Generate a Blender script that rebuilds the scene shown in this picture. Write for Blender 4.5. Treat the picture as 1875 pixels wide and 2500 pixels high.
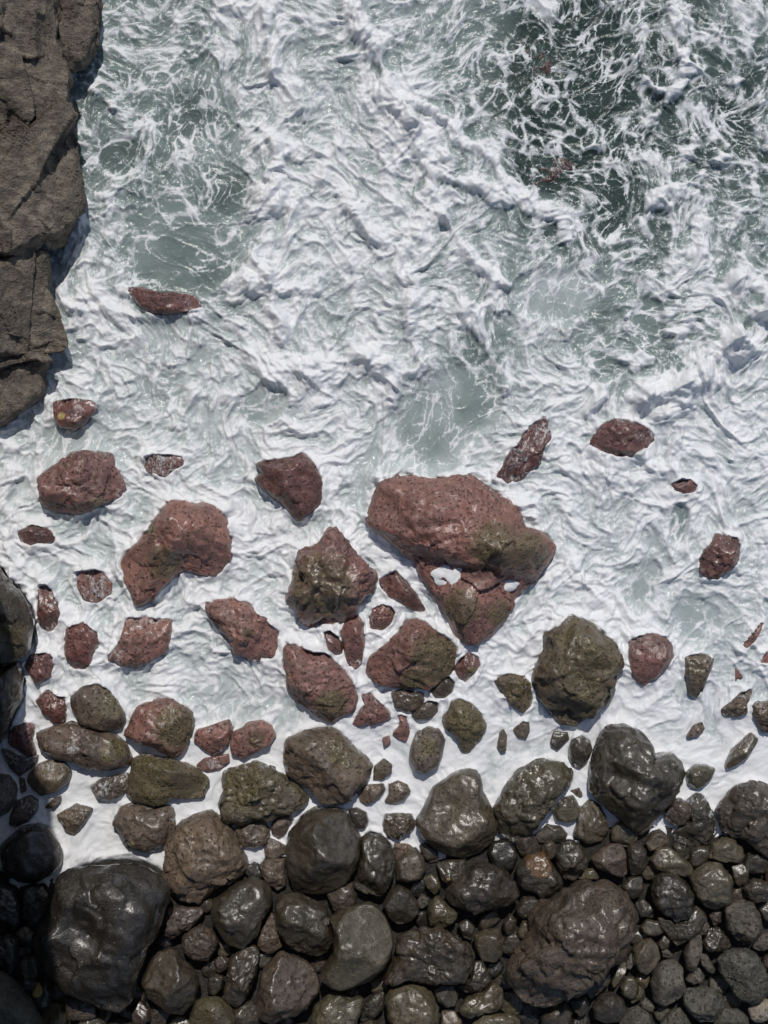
import bpy, math
import numpy as np
from mathutils import Vector

# ------------------------------------------------------------------ camera, sky, sun, exposure
scene = bpy.context.scene
for o in list(bpy.data.objects):
    bpy.data.objects.remove(o)
COL = scene.collection
PPM = 134.0                    # photograph pixels per metre at the water line
CAMH = 25.0                    # camera height over the water
cam_d = bpy.data.cameras.new("camera")
cam = bpy.data.objects.new("camera", cam_d)
COL.objects.link(cam)
cam.location = (0, 0, CAMH)
cam.rotation_euler = (0, 0, 0)
cam_d.sensor_fit = 'VERTICAL'
cam_d.angle = 2 * math.atan((2500 / PPM / 2) / CAMH)
cam_d.clip_start = 0.1
cam_d.clip_end = 3000
scene.camera = cam

SUN_EL = math.radians(54)
SUN_AZ = math.radians(4)       # from +Y (top of the photograph), a touch to the right
sun_dir = Vector((math.sin(SUN_AZ) * math.cos(SUN_EL), math.cos(SUN_AZ) * math.cos(SUN_EL), math.sin(SUN_EL)))
world = bpy.data.worlds.new("World")
scene.world = world
world.use_nodes = True
wn = world.node_tree
sky = wn.nodes.new('ShaderNodeTexSky')
sky.sky_type = 'NISHITA'
sky.sun_disc = False
sky.sun_elevation = SUN_EL
sky.sun_rotation = SUN_AZ
wn.links.new(sky.outputs[0], wn.nodes['Background'].inputs[0])
wn.nodes['Background'].inputs[1].default_value = 0.075
sun_d = bpy.data.lights.new("sun", 'SUN')
sun_d.energy = 3.0
sun_d.angle = math.radians(0.7)
sun_d.color = (1.0, 0.955, 0.90)
sun = bpy.data.objects.new("sun", sun_d)
COL.objects.link(sun)
sun.rotation_euler = (-sun_dir).to_track_quat('-Z', 'Y').to_euler()
scene.view_settings.view_transform = 'Standard'
scene.view_settings.look = 'None'
scene.view_settings.exposure = -0.2
scene.view_settings.gamma = 1.0
scene.cycles.max_bounces = 4
scene.cycles.diffuse_bounces = 2
scene.cycles.glossy_bounces = 1
scene.cycles.transparent_max_bounces = 6
scene.view_settings.use_curve_mapping = False

# ------------------------------------------------------------------ helpers
rng = np.random.default_rng(7)

def px2w(px, py, z=0.0):
    """photograph pixel -> world x, y on the level plane z that the thing stands in"""
    k = (CAMH - z) / CAMH / PPM
    return (np.asarray(px, float) - 937.5) * k, (1250.0 - np.asarray(py, float)) * k

REG = {  # enlarged views the outlines were read from: x0, y0, scale
    'R1': (0, 900, .42194), 'R2': (600, 1050, .48222), 'R3': (1175, 950, .42194),
    'R4': (0, 1450, .42194), 'R5': (600, 1500, .42194), 'R6': (1175, 1450, .42194),
    'B1': (0, 1950, .3918), 'B2': (600, 1950, .3918), 'B3': (1225, 1950, .3918),
    'C4': (0, 0, .47468), 'C6': (1100, 0, .46715)}

def reg(r, pts):
    x0, y0, s = REG[r]
    if isinstance(pts, str):
        pts = [tuple(float(v) for v in q.split(',')[:2]) for q in pts.split()]
    a = np.array(pts, float)
    return np.stack([x0 + a[:, 0] * s, y0 + a[:, 1] * s], 1)

_perm = rng.permutation(256)
_perm = np.concatenate([_perm, _perm, _perm])
_g2 = np.stack([np.cos(np.arange(256) * 2.39996), np.sin(np.arange(256) * 2.39996)], 1).astype(np.float32)
_g3 = rng.normal(size=(256, 3))
_g3 = (_g3 / np.linalg.norm(_g3, axis=1)[:, None]).astype(np.float32)

def perlin2(x, y, seed=0):
    xi = np.floor(x).astype(np.int32); yi = np.floor(y).astype(np.int32)
    fx = (x - xi).astype(np.float32); fy = (y - yi).astype(np.float32)
    u = fx * fx * fx * (fx * (fx * 6 - 15) + 10); v = fy * fy * fy * (fy * (fy * 6 - 15) + 10)
    def g(ix, iy, dx, dy):
        h = _perm[_perm[(ix + seed * 37) & 255] + ((iy + seed * 91) & 255)]
        gg = _g2[h]
        return gg[..., 0] * dx + gg[..., 1] * dy
    a = g(xi, yi, fx, fy); b = g(xi + 1, yi, fx - 1, fy)
    c = g(xi, yi + 1, fx, fy - 1); d = g(xi + 1, yi + 1, fx - 1, fy - 1)
    return ((a + (b - a) * u) * (1 - v) + (c + (d - c) * u) * v) * 1.5

def perlin3(p, seed=0):
    i = np.floor(p).astype(np.int32); f = (p - i).astype(np.float32)
    u = f * f * f * (f * (f * 6 - 15) + 10)
    r = 0
    for dx in (0, 1):
        for dy in (0, 1):
            for dz in (0, 1):
                h = _perm[_perm[_perm[(i[:, 0] + dx + seed * 17) & 255] + ((i[:, 1] + dy) & 255)] + ((i[:, 2] + dz) & 255)]
                gg = _g3[h]
                dot = gg[:, 0] * (f[:, 0] - dx) + gg[:, 1] * (f[:, 1] - dy) + gg[:, 2] * (f[:, 2] - dz)
                w = (u[:, 0] if dx else 1 - u[:, 0]) * (u[:, 1] if dy else 1 - u[:, 1]) * (u[:, 2] if dz else 1 - u[:, 2])
                r = r + w * dot
    return r * 1.6

def fbm2(x, y, octv, seed=0, gain=.5):
    s = 0; a = 1.0; t = 0
    for k in range(octv):
        s = s + a * perlin2(x * 2 ** k + 13.7 * k, y * 2 ** k - 7.3 * k, seed + k); t += a; a *= gain
    return s / t

def worley(x, y, seed=0):
    xi = np.floor(x).astype(np.int32); yi = np.floor(y).astype(np.int32)
    tab = np.random.default_rng(100 + seed).random((256, 2)).astype(np.float32)
    d1 = np.full(x.shape, 9.0, np.float32); d2 = d1.copy()
    for ox in (-1, 0, 1):
        for oy in (-1, 0, 1):
            cx = xi + ox; cy = yi + oy
            h = _perm[_perm[cx & 255] + (cy & 255)]
            d = (cx + tab[h, 0] - x) ** 2 + (cy + tab[h, 1] - y) ** 2
            d2 = np.minimum(d2, np.maximum(d1, d)); d1 = np.minimum(d1, d)
    return np.sqrt(d1), np.sqrt(d2)

def sstep(a, b, x):
    t = np.clip((x - a) / (b - a), 0, 1)
    return t * t * (3 - 2 * t)

def smin(a, b, k):
    h = np.clip(.5 + .5 * (b - a) / k, 0, 1)
    return b + (a - b) * h - k * h * (1 - h)

def mesh_np(name, verts, faces, smooth=True):
    me = bpy.data.meshes.new(name)
    nv, nf, k = len(verts), len(faces), faces.shape[1]
    me.vertices.add(nv); me.vertices.foreach_set('co', np.ascontiguousarray(verts, np.float32).ravel())
    me.loops.add(nf * k); me.loops.foreach_set('vertex_index', np.ascontiguousarray(faces, np.int32).ravel())
    me.polygons.add(nf); me.polygons.foreach_set('loop_start', np.arange(0, nf * k, k, dtype=np.int32))
    me.update(calc_edges=True)
    if smooth:
        me.polygons.foreach_set('use_smooth', np.ones(nf, bool))
    return me

def link(name, me, mat=None, parent=None, loc=None):
    o = bpy.data.objects.new(name, me)
    COL.objects.link(o)
    if mat and me is not None and not me.materials: me.materials.append(mat)
    if parent: o.parent = parent
    if loc is not None: o.location = loc
    return o

def ico(level):
    t = (1 + 5 ** .5) / 2
    v = [(-1, t, 0), (1, t, 0), (-1, -t, 0), (1, -t, 0), (0, -1, t), (0, 1, t), (0, -1, -t), (0, 1, -t), (t, 0, -1), (t, 0, 1), (-t, 0, -1), (-t, 0, 1)]
    f = [(0, 11, 5), (0, 5, 1), (0, 1, 7), (0, 7, 10), (0, 10, 11), (1, 5, 9), (5, 11, 4), (11, 10, 2), (10, 7, 6), (7, 1, 8),
         (3, 9, 4), (3, 4, 2), (3, 2, 6), (3, 6, 8), (3, 8, 9), (4, 9, 5), (2, 4, 11), (6, 2, 10), (8, 6, 7), (9, 8, 1)]
    v = np.array(v, float); v /= np.linalg.norm(v, axis=1)[:, None]; f = np.array(f)
    for _ in range(level):
        e = np.concatenate([f[:, [0, 1]], f[:, [1, 2]], f[:, [2, 0]]]); es = np.sort(e, 1)
        uq, inv = np.unique(es, axis=0, return_inverse=True); inv = inv.ravel()
        m = v[uq[:, 0]] + v[uq[:, 1]]; m /= np.linalg.norm(m, axis=1)[:, None]
        n = len(f); a = len(v) + inv[:n]; b = len(v) + inv[n:2 * n]; c = len(v) + inv[2 * n:]
        f = np.concatenate([np.stack([f[:, 0], a, c], 1), np.stack([f[:, 1], b, a], 1), np.stack([f[:, 2], c, b], 1), np.stack([a, b, c], 1)])
        v = np.concatenate([v, m])
    return v, f
ICO = {k: ico(k) for k in range(2, 7)}

# ------------------------------------------------------------------ materials
class NT:
    def __init__(s, mat):
        mat.use_nodes = True
        s.t = mat.node_tree; s.t.nodes.clear()
    def n(s, typ, **kw):
        nd = s.t.nodes.new('ShaderNode' + typ)
        for k, v in kw.items():
            if k.startswith('i_'):
                key = k[2:]; nd.inputs[int(key) if key.isdigit() else key.replace('_', ' ')].default_value = v
            else: setattr(nd, k, v)
        return nd
    def l(s, a, b): s.t.links.new(a, b)
    def math(s, op, a, b=None, c=None, clamp=False):
        nd = s.n('Math', operation=op, use_clamp=clamp)
        for i, q in enumerate((a, b, c)):
            if q is None: continue
            if isinstance(q, (int, float)): nd.inputs[i].default_value = q
            else: s.l(q, nd.inputs[i])
        return nd.outputs[0]
    def ramp(s, x, a, b, lo=0.0, hi=1.0):
        nd = s.n('MapRange', interpolation_type='SMOOTHSTEP')
        nd.inputs[1].default_value = a; nd.inputs[2].default_value = b; nd.inputs[3].default_value = lo; nd.inputs[4].default_value = hi
        s.l(x, nd.inputs[0]); return nd.outputs[0]
    def mix(s, f, a, b, mode='MIX'):
        nd = s.n('Mix', data_type='RGBA', blend_type=mode)
        if isinstance(f, (int, float)): nd.inputs[0].default_value = f
        else: s.l(f, nd.inputs[0])
        for i, q in ((6, a), (7, b)):
            if isinstance(q, tuple): nd.inputs[i].default_value = q + (1,)
            else: s.l(q, nd.inputs[i])
        return nd.outputs[2]
    def noise(s, vec, scale, detail=4, rough=.55, **kw):
        nd = s.n('TexNoise', i_Scale=scale, i_Detail=detail, i_Roughness=rough)
        for k, v in kw.items(): nd.inputs[k].default_value = v
        s.l(vec, nd.inputs['Vector']); return nd.outputs[0]
    def vor(s, vec, scale, feature='F1', out=0):
        nd = s.n('TexVoronoi', feature=feature, i_Scale=scale); s.l(vec, nd.inputs['Vector']); return nd.outputs[out]
    def bump(s, h, strength, dist, normal=None):
        nd = s.n('Bump', i_Strength=strength, i_Distance=dist); s.l(h, nd.inputs['Height'])
        if normal is not None: s.l(normal, nd.inputs['Normal'])
        return nd.outputs[0]

def rock_material():
    m = bpy.data.materials.new("volcanic_rock"); t = NT(m)
    tc = t.n('TexCoord'); oi = t.n('ObjectInfo')
    off = t.n('VectorMath', operation='ADD'); t.l(tc.outputs['Object'], off.inputs[0])
    rv = t.n('CombineXYZ'); r100 = t.math('MULTIPLY', oi.outputs['Random'], 91.0)
    for i in range(3): t.l(r100, rv.inputs[i])
    t.l(rv.outputs[0], off.inputs[1]); v = off.outputs[0]
    at = t.n('Attribute', attribute_name='growth'); sp = t.n('SeparateColor'); t.l(at.outputs['Color'], sp.inputs[0])
    moss, lich, rust = sp.outputs[0], sp.outputs[1], sp.outputs[2]
    gloss = oi.outputs['Alpha']                        # how worn and wet the stone is
    base = oi.outputs['Color']
    n1 = t.noise(v, 2.2, 3); n2 = t.noise(v, 11, 4, .65); n3 = t.noise(v, 44, 2, .7); n4 = t.noise(v, 120, 1, .7)
    hsv = t.n('HueSaturation', i_Saturation=.8, i_Value=.55); t.l(base, hsv.inputs['Color'])
    lite = t.n('HueSaturation', i_Saturation=.85, i_Value=1.5); t.l(base, lite.inputs['Color'])
    c = t.mix(t.ramp(n1, .35, .65), hsv.outputs[0], base)
    c = t.mix(t.ramp(n2, .42, .72), c, lite.outputs[0])
    c = t.mix(t.ramp(n3, .42, .60, 0, .75), c, hsv.outputs[0])
    # mossy film: olive and yellow green, broken up
    mm = t.math('ADD', moss, t.math('MULTIPLY', t.math('SUBTRACT', n2, .5), 1.9))
    mm = t.math('ADD', mm, t.math('MULTIPLY', t.math('SUBTRACT', n3, .5), 1.1))
    mm = t.math('ADD', mm, t.math('MULTIPLY', t.math('SUBTRACT', n1, .5), .9))
    mm = t.math('MULTIPLY', t.ramp(mm, .22, .85), t.ramp(moss, .02, .30))
    mcol = t.mix(t.ramp(n3, .40, .66), (.048, .040, .023), (.235, .188, .080))
    mcol = t.mix(t.ramp(n1, .40, .70), mcol, (.112, .084, .052))
    c = t.mix(t.math('MULTIPLY', mm, .85), c, mcol)
    c = t.mix(t.ramp(t.math('ADD', lich, t.math('MULTIPLY', t.math('SUBTRACT', n3, .5), .9)), .45, .6), c, (.38, .30, .11))
    c = t.mix(t.ramp(t.math('ADD', rust, t.math('MULTIPLY', t.math('SUBTRACT', n2, .5), .9)), .4, .6), c, (.12, .066, .027))
    # vesicles (gas holes), dark filling and shade put into their colour; pale limpets
    wv = t.n('VectorMath', operation='ADD'); t.l(v, wv.inputs[0])
    nz = t.n('TexNoise', i_Scale=7.0); t.l(v, nz.inputs['Vector'])
    sc = t.n('VectorMath', operation='SCALE', i_Scale=.12); t.l(nz.outputs['Color'], sc.inputs[0]); t.l(sc.outputs[0], wv.inputs[1])
    d1 = t.vor(wv.outputs[0], 13.0)
    hole = t.math('MULTIPLY', t.ramp(d1, .23, .36, 1, 0), t.ramp(n2, .40, .52))
    holes = t.math('MULTIPLY', hole, t.ramp(gloss, .96, .66))
    c = t.mix(t.math('MULTIPLY', holes, .66), c, (.014, .010, .009))
    lv = t.n('TexVoronoi', i_Scale=10.0); t.l(v, lv.inputs['Vector'])
    lr = t.n('SeparateColor'); t.l(lv.outputs['Color'], lr.inputs[0])
    limp = t.math('MULTIPLY', t.ramp(lv.outputs['Distance'], .08, .13, 1, 0), t.math('GREATER_THAN', lr.outputs[0], .45))
    c = t.mix(t.math('MULTIPLY', limp, .8), c, (.40, .31, .22))
    # foam still running off the stone
    sm = t.n('Mapping'); sm.inputs['Scale'].default_value = (13, 7, 8); sm.inputs['Rotation'].default_value = (0, 0, .35); t.l(v, sm.inputs[0])
    ns = t.noise(sm.outputs[0], 1.0, 4, .65, Distortion=1.2)
    run = t.math('ADD', t.math('MULTIPLY', at.outputs['Alpha'], .50), t.math('MULTIPLY', t.math('SUBTRACT', ns, .5), 3.0))
    run = t.math('MULTIPLY', t.ramp(run, .35, 1.1), t.ramp(at.outputs['Alpha'], .03, .3))
    c = t.mix(t.math('MULTIPLY', run, .85), c, (.60, .62, .63))
    # relief
    h = t.math('ADD', t.math('MULTIPLY', n2, .5), t.math('MULTIPLY', n3, .28))
    h = t.math('SUBTRACT', h, t.math('MULTIPLY', holes, .55))
    h = t.math('ADD', h, t.math('MULTIPLY', limp, .2))
    b1 = t.bump(h, .8, .05)
    b2 = t.bump(n4, .5, .010, b1)
    p = t.n('BsdfPrincipled')
    t.l(c, p.inputs['Base Color'])
    ro = t.math('SUBTRACT', t.math('ADD', .66, t.math('MULTIPLY', t.math('SUBTRACT', n2, .5), .3)), t.math('MULTIPLY', gloss, .40))
    t.l(ro, p.inputs['Roughness']); p.inputs['Specular IOR Level'].default_value = .5
    t.l(b2, p.inputs['Normal'])
    wet = t.math('MULTIPLY', t.ramp(gloss, .30, .90, 0, 1.0), t.ramp(n1, .34, .58, .22, 1.0))
    t.l(wet, p.inputs['Coat Weight']); p.inputs['Coat IOR'].default_value = 1.5
    t.l(t.math('ADD', .12, t.math('MULTIPLY', n2, .20)), p.inputs['Coat Roughness'])
    hc = t.math('ADD', t.math('MULTIPLY', n2, .5), t.math('ADD', t.math('MULTIPLY', n3, .20), t.math('MULTIPLY', n4, .07)))
    t.l(t.bump(hc, .45, .022), p.inputs['Coat Normal'])
    o = t.n('OutputMaterial'); t.l(p.outputs[0], o.inputs[0])
    return m

def cliff_material():
    m = bpy.data.materials.new("cliff_rock"); t = NT(m)
    tc = t.n('TexCoord'); v = tc.outputs['Object']
    mp = t.n('Mapping'); mp.inputs['Rotation'].default_value = (.5, .7, .6); mp.inputs['Scale'].default_value = (1, 1.5, 1.25)
    t.l(v, mp.inputs[0]); sv = mp.outputs[0]
    n1 = t.noise(v, 1.1, 5); n2 = t.noise(sv, 4.5, 7, .68); n3 = t.noise(v, 30, 5, .72); n4 = t.noise(sv, 16, 5, .7)
    c = t.mix(t.ramp(n2, .35, .66), (.115, .098, .082), (.34, .29, .23))
    c = t.mix(t.ramp(n1, .40, .62, 0, .75), c, (.16, .135, .112))
    c = t.mix(t.ramp(n3, .47, .66, 0, .6), c, (.07, .058, .05))
    c = t.mix(t.ramp(n4, .58, .72, 0, .6), c, (.34, .275, .20))
    e = t.vor(sv, 1.3, 'DISTANCE_TO_EDGE')
    cr = t.ramp(e, .0, .035, 1, 0)
    d = t.vor(v, 17.0)
    hl = t.math('MULTIPLY', t.ramp(d, .20, .36, 1, 0), t.ramp(n1, .50, .60))
    c = t.mix(t.math('MULTIPLY', hl, .6), c, (.02, .016, .013))
    h = t.math('ADD', t.math('MULTIPLY', n2, .9), t.math('ADD', t.math('MULTIPLY', n3, .22), t.math('MULTIPLY', n4, .35)))
    h = t.math('SUBTRACT', h, t.math('ADD', t.math('MULTIPLY', cr, .06), t.math('MULTIPLY', hl, .4)))
    p = t.n('BsdfPrincipled'); t.l(c, p.inputs['Base Color']); p.inputs['Roughness'].default_value = .82
    p.inputs['Specular IOR Level'].default_value = .3
    t.l(t.bump(h, .95, .13), p.inputs['Normal'])
    o = t.n('OutputMaterial'); t.l(p.outputs[0], o.inputs[0])
    return m

def sea_material():
    m = bpy.data.materials.new("foaming_sea"); t = NT(m)
    g = t.n('NewGeometry'); v = g.outputs['Position']
    fa = t.n('Attribute', attribute_name='foam').outputs['Fac']
    mk = t.n('Attribute', attribute_name='milk').outputs['Fac']
    fl = t.n('Attribute', attribute_name='flow'); fv = fl.outputs['Vector']
    n1 = t.noise(fv, 8, 4, .68); n2 = t.noise(fv, 36, 2, .65); n0 = t.noise(v, 1.3, 2)
    web = t.n('TexVoronoi', feature='DISTANCE_TO_EDGE', i_Scale=10.0); t.l(fv, web.inputs['Vector'])
    wb = t.math('MULTIPLY', t.ramp(web.outputs['Distance'], .0, .10, 1, 0), t.ramp(n1, .46, .62))
    f = t.math('ADD', fa, t.math('MULTIPLY', t.math('SUBTRACT', n1, .5), .45))
    f = t.math('ADD', f, t.math('MULTIPLY', t.math('SUBTRACT', n2, .5), .30))
    f = t.math('ADD', f, t.math('MULTIPLY', wb, .34))
    foam = t.ramp(f, .26, .74)
    # water colour: clear green grey to milky with trapped air
    mi = t.math('ADD', mk, t.math('MULTIPLY', t.math('SUBTRACT', n0, .5), .35), clamp=True)
    wc = t.mix(t.ramp(mi, .0, .45), (.060, .098, .089), (.190, .245, .233))
    wc = t.mix(t.ramp(mi, .35, 1.0), wc, (.49, .54, .54))
    rip = t.noise(v, 9, 3, .6); rip2 = n2
    hb = t.math('ADD', rip, t.math('MULTIPLY', rip2, .25))
    wbump = t.bump(hb, .25, .04)
    pw = t.n('BsdfPrincipled', i_Roughness=.22, i_IOR=1.33); t.l(wc, pw.inputs['Base Color']); t.l(wbump, pw.inputs['Normal'])
    tr = t.n('BsdfTransparent'); tr.inputs[0].default_value = (.62, .80, .76, 1)
    cl = t.ramp(mi, .0, .65, .55, 0.0)
    ms = t.n('MixShader'); t.l(cl, ms.inputs[0]); t.l(pw.outputs[0], ms.inputs[1]); t.l(tr.outputs[0], ms.inputs[2])
    fh = t.math('ADD', t.math('MULTIPLY', n1, .8), t.math('MULTIPLY', n2, .35))
    pf = t.n('BsdfPrincipled', i_Roughness=.55); pf.inputs['Specular IOR Level'].default_value = .3
    thinc = t.mix(t.ramp(mi, .45, .95), (.40, .45, .445), (.58, .62, .62))
    fc = t.mix(t.ramp(f, .36, .86), thinc, (.78, .79, .805))
    t.l(fc, pf.inputs['Base Color']); t.l(t.bump(fh, .32, .05), pf.inputs['Normal'])
    mx = t.n('MixShader'); t.l(foam, mx.inputs[0]); t.l(ms.outputs[0], mx.inputs[1]); t.l(pf.outputs[0], mx.inputs[2])
    o = t.n('OutputMaterial'); t.l(mx.outputs[0], o.inputs[0])
    return m

def simple_material(name, c1, c2, scale, rough, bump=.5, dist=.03):
    m = bpy.data.materials.new(name); t = NT(m)
    g = t.n('NewGeometry'); v = g.outputs['Position']
    n1 = t.noise(v, scale, 6, .65); n2 = t.noise(v, scale * 6, 3)
    p = t.n('BsdfPrincipled', i_Roughness=rough)
    t.l(t.mix(t.ramp(t.math('ADD', t.math('MULTIPLY', n1, .7), t.math('MULTIPLY', n2, .3)), .35, .65), c1, c2), p.inputs['Base Color'])
    t.l(t.bump(t.math('ADD', n1, t.math('MULTIPLY', n2, .4)), bump, dist), p.inputs['Normal'])
    o = t.n('OutputMaterial'); t.l(p.outputs[0], o.inputs[0])
    return m

MR = rock_material(); MC = cliff_material(); MS = sea_material()
MG = simple_material("wet_gravel", (.012, .011, .010), (.045, .039, .033), 14, .5, .9, .05)
MB = simple_material("sea_bed", (.012, .018, .016), (.045, .055, .048), 1.5, .8)
ML = simple_material("green_leaf", (.05, .10, .02), (.10, .17, .035), 20, .5, .2)

# ------------------------------------------------------------------ the rocks, outlines read from the photograph
STY = {'R': (.185, .068, .053, .74), 'P': (.280, .125, .098, .62), 'B': (.150, .107, .070, .62), 'O': (.140, .107, .060, .60),
       'D': (.060, .0460, .0275, .88), 'T': (.108, .086, .045, .82), 'G': (.110, .096, .070, .36), 'V': (.098, .069, .047, .74),
       'K': (.030, .0255, .019, .90), 'W': (.30, .26, .20, .1), 'X': (.075, .024, .017, .5)}
# region, name, label, style, height factor, lift, roughness, outline, growth spots (kind,x,y,r;...)
ROCKS = []
def rk(r, name, label, st, hf, pts, lift=0.0, cr=1.0, spots='', feats='', planes=None):
    ROCKS.append(dict(r=r, name=name, label=label, st=st, hf=hf, pts=pts, lift=lift, cr=cr, spots=spots, feats=feats, planes=planes))
# -- red rocks standing in the surf
rk('C4','rock','low dark red wet rock alone in the surf, farthest up beside the cliff','R',.62,'645,1490 720,1470 790,1500 900,1505 1000,1520 1035,1560 1040,1590 960,1605 880,1615 790,1620 720,1580')
rk('R1','rock','small wet red rock with a yellow sponge tuft near the cliff foot','R',.6,'305,190 340,185 420,170 470,178 545,185 565,225 520,290 470,330 430,355 350,340 310,285',spots='f,450,230,60;l,358,275,26')
rk('R1','boulder','blocky red boulder with pitted lower side, surrounded by foam near the left edge','P',.85,'405,485 470,473 560,478 640,490 660,530 670,580 700,625 728,700 700,745 600,790 470,845 350,835 280,815 235,770 222,690 228,620 310,560 370,520',spots='m,580,780,50')
rk('R1','rock','small red wet rock with a white foam dribble across it, at the left edge','R',.75,'97,950 130,930 190,900 240,910 300,940 330,980 310,1015 230,1010 180,1030 120,1000',spots='f,235,960,35')
rk('R1','rock','foam-streaked brown rock barely breaking the surf between two red boulders','P',.24,'830,510 880,490 1000,495 1060,510 1060,560 990,600 960,630 840,600',spots='f,940,560,110')
rk('R1','boulder','large bean-shaped dusty red boulder with a mossy waist in white foam','P',.75,'985,755 1050,750 1160,768 1250,795 1295,840 1325,900 1340,1000 1345,1090 1310,1150 1260,1200 1190,1200 1070,1175 1010,1210 940,1280 880,1340 830,1375 780,1380 770,1320 720,1240 665,1150 720,1080 800,1000 880,890 930,810',spots='m,950,1120,110;m,870,930,45',feats='1080,1130,70,-.12;850,1180,150,-.12;1130,930,190,.10')
rk('R1','rock','flat reddish rock washed over by lacy foam beside the bean-shaped boulder','P',.26,'430,1170 560,1150 600,1170 650,1240 640,1310 560,1360 480,1340 440,1250',spots='f,540,1260,120')
rk('R4','rock','narrow upright dark red rock just right of the round cliff-foot boulder','R',.7,'230,-60 285,-70 310,-30 335,40 357,110 340,190 285,225 225,180 215,100')
rk('R4','rock','dull purple-red rock close under the round cliff-foot boulder','R',.7,'145,410 180,345 270,330 320,360 310,430 300,480 250,510 215,530 170,470')
rk('R4','boulder','glossy deep red squarish rock with wet highlights in the left surf','R',.7,'380,200 430,170 490,155 570,215 580,270 550,340 530,410 490,440 410,425 375,340')
rk('R4','boulder','flat-topped pitted red slab with foam washing over its left tip','P',.6,'735,130 800,125 900,135 1000,140 1005,220 980,320 930,360 850,400 780,430 690,410 610,380 630,350 690,280 710,200',spots='f,670,360,70')
rk('R4','boulder','furrowed oblong red boulder with grooves along its top','P',.75,'1185,55 1260,30 1350,20 1440,40 1500,110 1580,170 1620,220 1620,300 1600,370 1500,380 1390,370 1350,310 1300,250 1250,170 1190,90',cr=1.8,spots='m,1440,220,40')
rk('R4','rock','angular dusty purple rock left of the round speckled pinkish boulder','R',.65,'200,620 240,580 280,545 330,580 390,590 390,680 380,740 310,750 260,690')
rk('R2','boulder','pentagon-shaped wet red boulder pointing down toward the shore','R',.8,'45,165 130,148 250,130 290,108 340,155 380,210 397,270 390,370 340,420 270,465 210,410 120,330 40,250 85,210 50,190')
rk('R2','boulder','largest red boulder, with mossy knob and foam pools in its notch','P',.44,'655,250 720,228 820,208 960,235 1060,222 1120,235 1250,290 1330,340 1390,410 1410,490 1440,510 1500,500 1545,540 1582,585 1570,640 1530,690 1470,750 1380,830 1355,900 1320,950 1250,1020 1190,1078 1120,1078 1060,1040 1010,950 940,830 870,730 830,650 790,610 700,530 620,500 622,420 640,330',
   spots='m,1260,590,150;m,1430,610,120;m,1090,900,110;m,1290,930,80',lift=.09,feats='1270,590,120,.20;1440,640,90,.10;1065,735,85,-.17;1335,790,90,-.20;960,690,60,-.06;1200,730,80,-.10;870,640,50,-.10;730,400,80,-.10;750,280,50,.08;1120,900,110,.05;860,300,60,-.06;1000,340,90,.06')
rk('R2','boulder','jagged brown mossy boulder with a split lower edge and pointed top','P',.95,'415,490 465,495 510,560 580,640 665,735 640,810 590,860 550,925 490,985 430,1000 350,1000 320,1018 270,920 215,880 218,830 240,740 245,650 270,610 370,570 395,510',cr=1.6,spots='m,390,790,200',feats='425,880,40,-.35;300,800,60,.10;480,800,50,.10')
rk('R2','rock','thin triangular red rock left of the largest red boulder','R',.6,'670,750 755,700 810,760 870,830 925,925 900,940 820,900 720,840 680,800')
rk('R2','rock','small oval red rock between the jagged boulder and the thin triangular rock','R',.7,'640,900 690,875 740,885 763,920 740,980 690,1020 630,1005 620,950')
rk('R2','rock','smooth red capsule-shaped rock standing upright under the jagged mossy boulder','P',.9,'530,940 570,925 600,970 605,1080 590,1180 555,1215 515,1190 490,1090 478,1010 495,970',cr=.5)
rk('R2','rock','small dark red stone left of the capsule-shaped rock','R',.8,'390,1015 425,1005 470,1040 495,1100 490,1135 455,1148 415,1110',cr=.5)
rk('R5','boulder','broad tan-red boulder with dark olive moss on its right shoulder','P',.8,'710,240 770,195 800,170 870,100 920,30 980,10 1040,35 1120,90 1200,140 1235,180 1240,230 1210,300 1150,370 1060,430 960,435 870,420 800,410 740,400 700,350 695,310',spots='m,1110,250,190;m,980,380,90')
rk('R5','boulder','pitted red boulder with yellow-green moss at its lower tip','P',.8,'220,160 260,150 380,195 470,200 540,280 590,340 640,410 660,480 640,560 560,600 500,630 430,600 370,540 290,500 230,420 213,300 213,220',spots='m,500,510,110')
rk('R5','rock','wet pink triangular rock at the right foot of the pitted red boulder','P',.6,'660,460 720,450 770,490 845,570 840,610 740,640 650,650 610,640 650,560 690,510',spots='f,730,440,50')
rk('R5','rock','dark round rock tucked below the broad tan-red boulder','V',.8,'835,440 900,425 1030,450 1035,500 1000,555 930,572 860,545 835,480',spots='m,980,510,40')
rk('R5','rock','small dark pitted rock under the right corner of the tan-red boulder','V',.7,'1055,440 1110,370 1170,340 1215,390 1200,450 1150,490 1090,490')
rk('R5','rock','small dark wet rock at the foot of the dark round rock','V',.7,'950,580 1010,520 1060,490 1115,500 1118,560 1060,610 980,615')
rk('R5','rock','small half red, half dark rock right of the broad tan-red boulder','R',.75,'1240,240 1290,210 1350,240 1362,290 1330,330 1270,405 1230,370 1195,310',spots='m,1310,340,50')
rk('R5','rock','narrow red stone pointing down, ringed by foam, below the triangular pink rock','P',.6,'880,570 930,580 950,680 930,735 880,720 845,690 890,640')
rk('R5','rock','tiny pink stone nearly covered by foam in the middle of the shore','P',.5,'790,715 830,700 840,740 800,770')
rk('R3','rock','brown-red rock striped by foam running down its left flank','R',.5,'360,155 380,180 410,280 350,370 345,430 270,490 200,540 130,545 60,515 110,470 140,390 210,310 260,230 320,180',cr=1.5,spots='f,200,380,110;f,380,230,70')
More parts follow.
